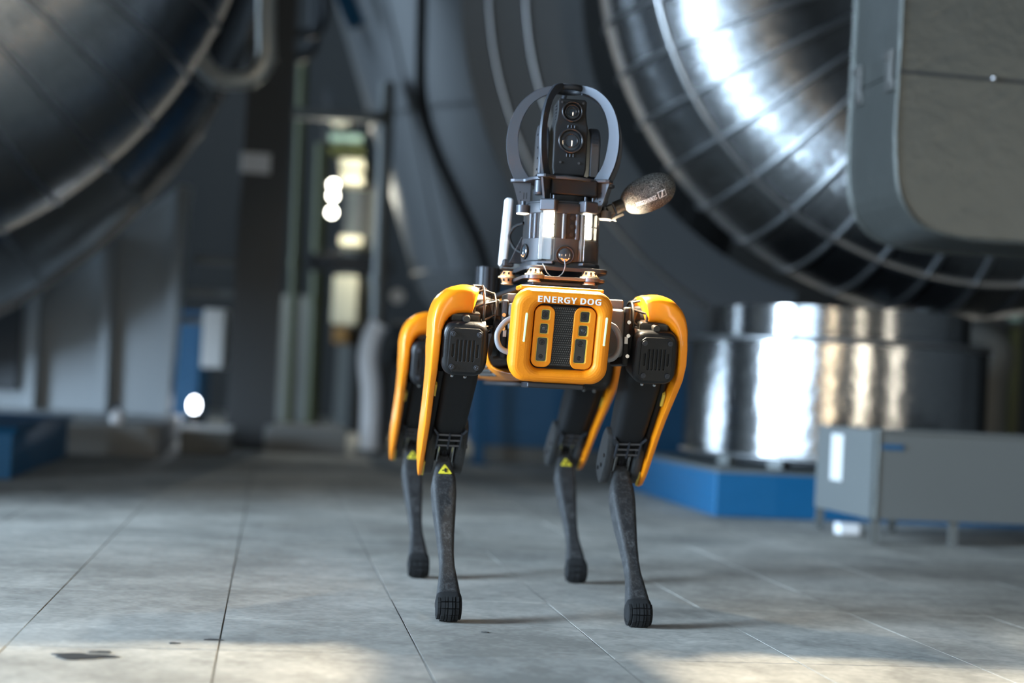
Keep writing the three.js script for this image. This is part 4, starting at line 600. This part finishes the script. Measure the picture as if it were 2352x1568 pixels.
// ------------------------------------------------------------------ the sensor tower bolted on the robot's back
const ZT = 0.22, O = R(1282, 655, ZT); O.y = YC + HALFH + 0.0125;
const towerAt = O.clone().applyMatrix4(robot.matrixWorld);
const tower = thing('sensor_tower', 'black camera tower with glowing lamps and caged pan-tilt camera, mounted on the robot', 'sensor tower', towerAt, YAW);
const T = (px, py, z = 0) => R(px, py, ZT + z).sub(O), h = (py) => T(1283, py).y;
const SIDE_LAMP = 0.3;
const radial = (az) => (az - 90) * D2R;
const ptAz = (az, r, y) => V(Math.sin(az * D2R) * r, y, Math.cos(az * D2R) * r);
const lampYs = [h(553), h(497)];
{
  // base plates and column
  const bsh = (w, d, r) => rrShape(w, d, r);
  part('mounting_plate', [xf(slab(bsh(0.15, 0.19, 0.025), 0.006, 0.001), [-0.008, 0.010, 0.02], [-Math.PI / 2, 0, 0]), ...[-1, 1].flatMap((a) => [-1, 1].map((b) => xf(cyl(0.016, 0.016, 0.006, 20), [a * 0.05 - 0.01, 0.007, b * 0.085 + 0.02]))), xf(box(0.12, 0.008, 0.14, 0.002), [0, 0.0, 0.0])], M.anodised, tower);
  part('base_plate', [xf(slab(bsh(0.155, 0.165, 0.03), 0.008, 0.0015), [0, 0.03, 0.005], [-Math.PI / 2, 0, 0]), xf(slab(bsh(0.135, 0.14, 0.035), 0.012, 0.003), [0, 0.041, 0], [-Math.PI / 2, 0, 0])], M.anodisedDark, tower);
  for (const [x, z] of [[-0.061, 0.092], [0.039, 0.092], [-0.092, -0.02], [0.062, -0.02]]) {
    const y = 0.0125; // hollow orange vibration dampers
    const d = new THREE.Group(); d.name = 'vibration_damper'; tower.add(d); d.position.set(x, y, z);
    part('damper_cup', [xf(new THREE.CylinderGeometry(0.009, 0.0145, 0.009, 24, 1), [0, 0.0065, 0]), xf(new THREE.CylinderGeometry(0.0135, 0.009, 0.011, 24, 1), [0, -0.006, 0])], M.damper, d);
    part('damper_rim', [xf(cyl(0.0175, 0.0175, 0.0028, 28), [0, 0, 0]), xf(cyl(0.0115, 0.0115, 0.0018, 20), [0, -0.0122, 0])], M.damperRim, d);
    const hs = []; for (let k = 0; k < 8; k++) { const a = k / 8 * 2 * Math.PI; hs.push(xf(box(0.003, 0.0045, 0.004), [Math.sin(a) * 0.0115, 0.007, Math.cos(a) * 0.0115], [0, a, 0]), xf(box(0.003, 0.0045, 0.004), [Math.sin(a) * 0.0112, -0.0055, Math.cos(a) * 0.0112], [0, a, 0])); }
    part('damper_slot', hs, M.blackMatt, d).userData.kind = 'stuff';
  }
  // column of stacked housings
  const Xc = V(1, 0, 0), Zc = V(0, 0, 1), col = (pairs, e = 0.93) => loft(pairs.map(([y, w]) => ring(V(0, y, 0), Xc, Zc, w, w, e, 64)));
  part('lower_housing', col([[0.04, 0.136], [0.043, 0.141], [h(556), 0.141], [h(554), 0.138]]), M.anodisedDark, tower);
  part('middle_housing', col([[h(555), 0.136], [h(553), 0.139], [h(500), 0.139], [h(498), 0.137]]), M.blackMatt, tower);
  part('upper_housing', col([[h(499), 0.137], [h(497), 0.14], [h(476), 0.14], [h(474), 0.132], [h(473), 0.134], [h(470), 0.134], [h(469), 0.128]]), M.anodisedDark, tower);
  each('seam_ring', [h(480), h(486)].map((y) => xf(new THREE.TorusGeometry(0.0665, 0.0012, 6, 64), [0, y, 0], [Math.PI / 2, 0, 0])), M.blackMatt, tower);
  // cooling flats and screws between the lamps
  each('column_rib', [[-6], [14], [-52], [52], [-62]].map(([a]) => xf(cyl(0.0045, 0.0045, h(500) - h(556), 12), ptAz(a, 0.0695, (h(500) + h(556)) / 2))), M.anodised, tower);
  each('screw', [[2, 528], [2, 508], [2, 546], [-58, 512], [-58, 540]].map(([a, py]) => xf(cyl(0.004, 0.004, 0.004, 12), ptAz(a + 3, 0.071, h(py)), [Math.PI / 2, 0, -a * D2R])), M.blackMatt, tower);
  // lamps: clear housing between two caps, glowing block in the upper half
  for (const [az, full] of [[-29, 1], [29, 1], [-76, 0], [76, 0]]) {
    const g = new THREE.Group(); g.name = full ? 'floodlight' : 'side_light'; tower.add(g); g.rotation.y = az * D2R;
    const top = h(497), bot = h(608), ledB = h(553), r = 0.078;
    if (full) {
      part('lamp_cap', [xf(box(0.03, 0.022, 0.026, 0.003), [0, top + 0.012, r - 0.006]), xf(cyl(0.0025, 0.0025, 0.008, 10), [0.009, top + 0.026, r - 0.002]), xf(cyl(0.0025, 0.0025, 0.008, 10), [-0.009, top + 0.026, r - 0.002])], M.anodised, g);
      part('lamp_foot', xf(box(0.031, 0.006, 0.024, 0.002), [0, bot - 0.003, r - 0.005]), M.anodised, g);
      part('lamp_glass', xf(box(0.0285, top - bot, 0.02, 0.003), [0, (top + bot) / 2, r - 0.002]), M.acrylic, g, 'clear lamp window');
      each('led_lamp', [xf(box(0.0205, (top - ledB) * 0.47, 0.004, 0.0015), [0, ledB + (top - ledB) * 0.76, r - 0.005]), xf(box(0.0205, (top - ledB) * 0.47, 0.004, 0.0015), [0, ledB + (top - ledB) * 0.24, r - 0.005])], M.led, g, 'glowing warm white LED block');
      each('reflector', [xf(box(0.006, top - bot - 0.004, 0.012), [-0.0115, (top + bot) / 2, r - 0.006]), xf(box(0.02, ledB - bot - 0.003, 0.003), [0.002, (ledB + bot) / 2, r - 0.009])], M.greyMetal, g);
      const l = new THREE.SpotLight(lin(1, 0.86, 0.63), LAMP, 0, 1.38, 0.6); l.name = 'lamp_light'; l.position.set(0, (ledB + top) / 2, r + 0.0105); l.shadow.radius = 0.6; l.castShadow = true; l.target.position.set(0, (ledB + top) / 2 - 0.12, r + 1); g.add(l, l.target);
    } else {
      part('lamp_cap', [xf(cyl(0.013, 0.013, 0.014, 20), [0, top + 0.006, r]), xf(cyl(0.004, 0.004, 0.01, 10), [0, top + 0.016, r]), xf(box(0.02, 0.01, 0.02), [0, top + 0.006, r - 0.009])], M.anodised, g);
      part('lamp_disc', xf(cyl(0.0118, 0.0118, 0.002, 20), [0, top - 0.0015, r]), new THREE.MeshStandardMaterial({ color: 0xffffff, emissive: lin(1, 0.85, 0.6), emissiveIntensity: 1.6 }), g, 'small glowing lamp face');
      const l = new THREE.SpotLight(lin(1, 0.86, 0.63), SIDE_LAMP, 0, 1.45, 0.5); l.name = 'lamp_light'; l.position.set(0, top - 0.008, r + 0.008); l.shadow.radius = 0.4; l.castShadow = true; l.target.position.set(0, top - 0.25, r + 1); g.add(l, l.target);
    }
  }
  // round camera portholes
  for (const [az, py, r0] of [[-3, 593, 0.0172], [-74, 585, 0.0145]]) {
    const g = new THREE.Group(); g.name = 'porthole_camera'; tower.add(g); g.rotation.y = az * D2R; const y = h(py);
    part('bezel', [xf(cyl(r0, r0 * 1.04, 0.012, 36), [0, y, 0.067], [Math.PI / 2, 0, 0]), xf(new THREE.TorusGeometry(r0 - 0.0015, 0.0018, 8, 36), [0, y, 0.073])], M.blackMatt, g);
    part('dome', xf(new THREE.SphereGeometry(r0 * 0.8, 24, 12), [0, y, 0.0705], [0, 0, 0], [1, 1, 0.45]), M.lensGlass, g, 'dark glass lens dome');
    part('copper_ring', xf(new THREE.TorusGeometry(r0 * 0.45, 0.001, 8, 24, 2.4), [0, y - 0.003, 0.0755], [0.2, 0, 3.6]), M.damper, g);
  }
  // thin looped lead in front of the column
  part('thin_cable', tube([T(1296, 594, 0.086), T(1298, 612, 0.094), T(1290, 630, 0.098), T(1272, 637, 0.098), T(1258, 628, 0.094), T(1250, 612, 0.088), T(1246, 606, 0.08)], 0.0011, 60, 6), M.cable, tower);
  part('side_cable', tube([T(1203, 512, 0.0), T(1180, 523, -0.03), T(1170, 543, -0.04), T(1180, 568, -0.04), T(1196, 580, -0.02)], 0.0028, 40, 8), M.black, tower);
  // angled side bracket
  each('side_bracket', [xf(slab(poly([[0, 0], [0.03, 0], [0.03, 0.05], [0.022, 0.05]]), 0.006, 0.001), [T(1168, 618, -0.03).x, 0.04, -0.03]), xf(box(0.02, 0.014, 0.02, 0.003), [T(1166, 615, -0.05).x, 0.041, -0.05])], M.anodisedDark, tower);
  // flat white antenna behind the left flank
  const a = T(1170, 455, -0.09), b = T(1154, 612, -0.09), am = mid(a, b), al = a.distanceTo(b);
  part('antenna', xf(box(0.0165, al, 0.02, 0.006, 4), am, [0, 0, Math.atan2(b.x - a.x, a.y - b.y) * 1]), M.white, tower, 'flat white antenna');
  part('antenna_mount', xf(box(0.05, 0.018, 0.02, 0.003), [b.x + 0.02, b.y + 0.004, -0.09]), M.greyMetal, tower);
  // neck drum below the cage flange
  part('neck', [col([[h(470), 0.105], [h(466), 0.11], [h(440), 0.112], [h(436), 0.104]]), xf(box(0.085, 0.03, 0.03, 0.004), [0.01, h(437), 0.045]), xf(cyl(0.05, 0.05, 0.014, 40), [0, h(426), 0])], M.blackMatt, tower);
  each('neck_cylinder', [xf(cyl(0.0095, 0.0095, 0.024, 20), ptAz(-58, 0.058, h(438))), xf(cyl(0.011, 0.009, 0.004, 20), ptAz(-58, 0.058, h(453)))], M.anodised, tower);
  // cage: lobed flange, five arms with slotted gussets, top hub
  const AZ = [-105, -35, 53, 95, 178], fl = [];
  for (let k = 0; k < 180; k++) { const az = k * 2 - 180, near = Math.max(...AZ.map((q) => { const dd = Math.abs(((az - q + 540) % 360) - 180); return 1 - THREE.MathUtils.smoothstep(dd, 4, 13); })); fl.push([Math.sin(az * D2R) * (0.071 + 0.027 * near), -Math.cos(az * D2R) * (0.071 + 0.027 * near)]); }
  const flange = poly(fl); flange.holes.push(new THREE.Path().absarc(0, 0, 0.045, 0, Math.PI * 2));
  part('cage_flange', xf(slab(flange, 0.006, 0.001, 2), [0, h(415), 0], [-Math.PI / 2, 0, 0]), M.anodised, tower);
  const yF = h(415), yT = h(197), Hc = yT - yF, arm = new THREE.Shape();
  const outer = [[0.092, 0], [0.104, 0.16], [0.1095, 0.34], [0.1085, 0.5], [0.101, 0.67], [0.086, 0.82], [0.062, 0.94], [0.04, 0.99], [0.026, 1.0]], inner = [[0.026, 0.925], [0.046, 0.885], [0.066, 0.8], [0.0805, 0.66], [0.0875, 0.5], [0.0865, 0.34], [0.079, 0.16], [0.064, 0.02], [0.064, 0]];
  arm.moveTo(outer[0][0], 0); arm.splineThru(outer.slice(1).map(([r, t]) => new THREE.Vector2(r, t * Hc))); arm.lineTo(inner[0][0], inner[0][1] * Hc); arm.splineThru(inner.slice(1).map(([r, t]) => new THREE.Vector2(r, t * Hc)));
  const ag = slab(arm, 0.0055, 0.0007, 1).translate(0, 0, 0.00275);
  const gusset = poly([[0.094, 0], [0.06, 0], [0.06, -(h(415) - h(482))], [0.077, -(h(415) - h(482))]]), gh = h(415) - h(470);
  for (const [r, w2, y] of [[0.072, 0.0014, -gh * 0.55], [0.067, 0.0014, -gh * 0.55]]) gusset.holes.push(rrShape(w2, 0.012, 0.0006, r, y, THREE.Path));
  for (const y of [-gh * 0.4, -gh * 0.75]) gusset.holes.push(new THREE.Path().absarc(0.079 + (y + gh * 0.4) * 0.12, y, 0.0012, 0, Math.PI * 2));
  const gg = slab(gusset, 0.004).translate(0, 0, 0.002);
  for (const az of AZ) {
    const o = part('cage_arm', ag, M.anodised, tower); o.position.y = yF; o.rotation.y = radial(az);
    const q = part('cage_gusset', gg, M.anodised, tower); q.position.y = yF - 0.006; q.rotation.y = radial(az);
  }
  part('cage_hub', [xf(new THREE.TorusGeometry(0.0275, 0.0035, 10, 40), [0, yT - 0.006, 0], [Math.PI / 2, 0, 0], [1, 1, 1.6]), xf(new THREE.CylinderGeometry(0.029, 0.029, 0.004, 40, 1, true), [0, yT - 0.002, 0])], M.anodisedDark, tower);
  // pan-tilt camera head in the cage, turned a little to the picture's right
  const ptz = new THREE.Group(); ptz.name = 'pan_tilt_camera'; tower.add(ptz); ptz.position.set(T(1303, 330, 0.0).x, 0, 0); ptz.rotation.y = -3 * D2R;
  const y0 = h(408), hs2 = poly([[-0.0285, 0], [0.0285, 0], [0.031, 0.012], [0.031, 0.086], [0.0285, 0.096], [0.0265, 0.112], [0.0265, 0.132], [0.023, 0.136], [-0.023, 0.136], [-0.0265, 0.132], [-0.0265, 0.112], [-0.0285, 0.096], [-0.031, 0.086], [-0.031, 0.012]]);
  const hk = (h(232) - h(405)) / 0.136; const scaleY = (g) => xf(g, [0, y0, 0], [0, 0, 0], [1, hk, 1]);
  part('camera_head', scaleY(slab(hs2, 0.07, 0.003, 3).translate(0, 0, 0.044)), M.blackMatt, ptz);
  const yoke = new THREE.Shape(); yoke.moveTo(-0.04, 0); yoke.lineTo(0.04, 0); yoke.lineTo(0.04, 0.055); yoke.absarc(0, 0.055, 0.04, 0, Math.PI); yoke.lineTo(-0.04, 0);
  for (const s of [-1, 1]) {
    part('yoke_arm', xf(slab(yoke, 0.019, 0.004, 4), [s * 0.047 - 0.0095, y0, 0], [0, -Math.PI / 2, 0]), M.anodised, ptz);
    each('screw', [[0.02, 0.05], [0.024, 0.03], [0.02, 0.01], [0.012, 0.075]].map(([z, y]) => xf(cyl(0.002, 0.002, 0.002, 8), [s * 0.0565, y0 + y, z], [0, 0, Math.PI / 2])), M.blackMatt, ptz);
  }
  const ly1 = h(265), ly2 = h(331), lens = (y, r, z) => [xf(new THREE.CylinderGeometry(r, r * 1.04, 0.008, 40, 1, true), [0, y, z], [Math.PI / 2, 0, 0]), xf(new THREE.TorusGeometry(r * 0.93, r * 0.1, 10, 40), [0, y, z + 0.004])];
  part('zoom_lens_ring', [...lens(ly1, 0.019, 0.046), xf(new THREE.TorusGeometry(0.0125, 0.0014, 8, 36), [0, ly1, 0.047]), xf(new THREE.TorusGeometry(0.0075, 0.001, 8, 30), [0, ly1, 0.0465])], M.lensRing, ptz);
  part('zoom_lens', xf(new THREE.SphereGeometry(0.0165, 30, 14), [0, ly1, 0.042], [0, 0, 0], [1, 1, 0.25]), M.lensGlass, ptz);
  part('thermal_lens_ring', [...lens(ly2, 0.0228, 0.046), xf(new THREE.TorusGeometry(0.012, 0.0008, 8, 36), [0, ly2, 0.0485])], M.lensRing, ptz);
  part('thermal_lens', xf(new THREE.SphereGeometry(0.0208, 30, 14), [0, ly2, 0.044], [0, 0, 0], [1, 1, 0.22]), M.lensGlass, ptz);
  const sc = [[-0.0195, 0.129], [0.0195, 0.129], [-0.017, 0.022], [0.017, 0.022]].map(([x, y]) => xf(cyl(0.0022, 0.0022, 0.002, 10), [x, y0 + y * hk, 0.0445], [Math.PI / 2, 0, 0]));
  each('screw', sc, M.anodised, ptz);
  const tick = []; for (const y of [ly2 + 0.0262, ly2 - 0.0262]) for (const x of [-0.006, 0, 0.006]) tick.push(xf(box(0.0018, 0.006, 0.003, 0.0008), [x, y, 0.0445])); for (let k = 0; k < 5; k++) tick.push(xf(box(0.003, 0.0016, 0.01), [-0.0275, y0 + (0.1 + k * 0.006) * hk, 0.03]));
  each('light_fin', tick, M.anodised, ptz);
  part('yoke_base', [xf(cyl(0.042, 0.046, 0.01, 40), [0, y0 - 0.004, 0])], M.blackMatt, ptz);
  // toothed arm of the microphone holder
  part('holder_plate', [xf(slab(poly([[0, 0.012], [0.016, 0.02], [0.022, -0.01], [0.014, -0.03], [0.002, -0.02]]), 0.005), T(1372, 450, -0.02), [0, 0.15, 0])], M.anodisedDark, tower);
}

// ------------------------------------------------------------------ microphone on its clamp
{
  const ZM = 0.01, c = T(1488, 445, ZM), base = T(1386, 492, ZM), wp = c.clone().add(O).applyMatrix4(robot.matrixWorld);
  const mic = thing('microphone', 'small microphone in a speckled grey foam windscreen clamped to the sensor tower', 'microphone', wp, YAW);
  const tip = T(1548, 418, ZM).sub(c), tail = T(1427, 472, ZM).sub(c), ax = tip.clone().sub(tail).normalize(), ang = Math.atan2(ax.y, ax.x), Q = new THREE.Quaternion().setFromAxisAngle(V(0, 0, 1), ang);
  const La = tip.distanceTo(tail) / 2, Rb = La * 0.6, m0 = tip.clone().add(tail).multiplyScalar(0.5);
  const rad = (u) => Rb * Math.pow(Math.max(0, 1 - Math.pow(Math.abs(u), 2.3)), 0.5) * (1 + 0.05 * u), pr = [];
  for (let k = 0; k <= 40; k++) { const u = -Math.cos(k / 40 * Math.PI); pr.push(new THREE.Vector2(Math.max(rad(u), 1e-4), u * La)); }
  const foamG = xf(xf(new THREE.LatheGeometry(pr, 64), [0, 0, 0], [0, 0, -Math.PI / 2]), m0, Q);
  const foam = part('windscreen', foamG, M.foam, mic, 'speckled grey foam windscreen with white maker lettering');
  // white print wrapped onto the foam, upside down as the clip sits
  const wrap = (g) => { const p = g.attributes.position; for (let i = 0; i < p.count; i++) { const x = p.getX(i), y = p.getY(i), r = rad(x / La) + 0.0004 + p.getZ(i), a = y / Rb; p.setXYZ(i, x, Math.sin(a) * r, Math.cos(a) * r); } g.computeVertexNormals(); return xf(g, m0, Q); };
  const word = text('SENNHEISER', 0.0085, 0.0003); word.computeBoundingBox(); const ww = word.boundingBox.max.x - word.boundingBox.min.x;
  const cut = (g) => (g.index ? g.toNonIndexed() : g.clone());
  const turned = (g, x, y) => cut(g).applyMatrix4(new THREE.Matrix4().makeRotationZ(Math.PI)).translate(x, y, 0);
  xf(word, [0, 0, 0], [0, 0, 0], [0.04 / ww, 1, 1]);
  const fr = rrShape(0.0165, 0.013, 0.0004); fr.holes.push(rrShape(0.0142, 0.0107, 0.0003, 0, 0, THREE.Path));
  const sShape = poly([[-0.0045, -0.0053], [-0.0012, -0.0053], [0.0012, -0.001], [0.002, 0.002], [0.0045, 0.0053], [0.0012, 0.0053], [-0.0012, 0.001], [-0.002, -0.002]]);
  part('maker_print', merge([wrap(turned(word, -0.0155, -0.0125)), wrap(turned(new THREE.ExtrudeGeometry(fr, { depth: 0.0003, bevelEnabled: false, curveSegments: 2 }), 0.0165, -0.0115)), wrap(turned(new THREE.ExtrudeGeometry(sShape, { depth: 0.0003, bevelEnabled: false }), 0.0165, -0.0115))]), M.white, mic, 'white maker name and emblem');
  const along = (d) => tail.clone().addScaledVector(ax, d);
  const cr = []; for (let k = 0; k < 6; k++) cr.push(rod(along(-0.0125 + k * 0.0024), along(-0.0113 + k * 0.0024), 0.0128, 0.0128, 24)); cr.push(rod(along(-0.014), along(0.006), 0.0115, 0.0122, 24));
  part('ribbed_collar', cr, M.castMetal, mic);
  part('clamp', [xf(box(0.014, 0.021, 0.018, 0.003), along(-0.023), Q), xf(box(0.03, 0.006, 0.014, 0.002), along(-0.012).add(V(0.002, -0.0165, 0)), Q)], M.castMetal, mic);
  const b0 = base.clone().sub(c);
  part('clamp_bracket', [xf(slab(poly([[-0.012, 0.004], [0.004, 0.018], [0.018, -0.014], [-0.002, -0.01]]), 0.006, 0.001), b0.clone().add(V(0.006, 0.002, 0.006))), bar(b0.clone().add(V(0.006, 0.006, -0.004)), along(-0.022), 0.012, 0.012), bar(b0.clone().add(V(-0.016, 0.012, -0.006)), b0.clone().add(V(0.004, 0.004, -0.003)), 0.012, 0.01)], M.castMetal, mic);
  part('clamp_bolt', xf(new THREE.SphereGeometry(0.0036, 14, 8), b0.clone().add(V(0.004, 0.001, 0.0065)), [0, 0, 0], [1, 1, 0.6]), M.steel, mic);
}
renderer.render(scene, camera);
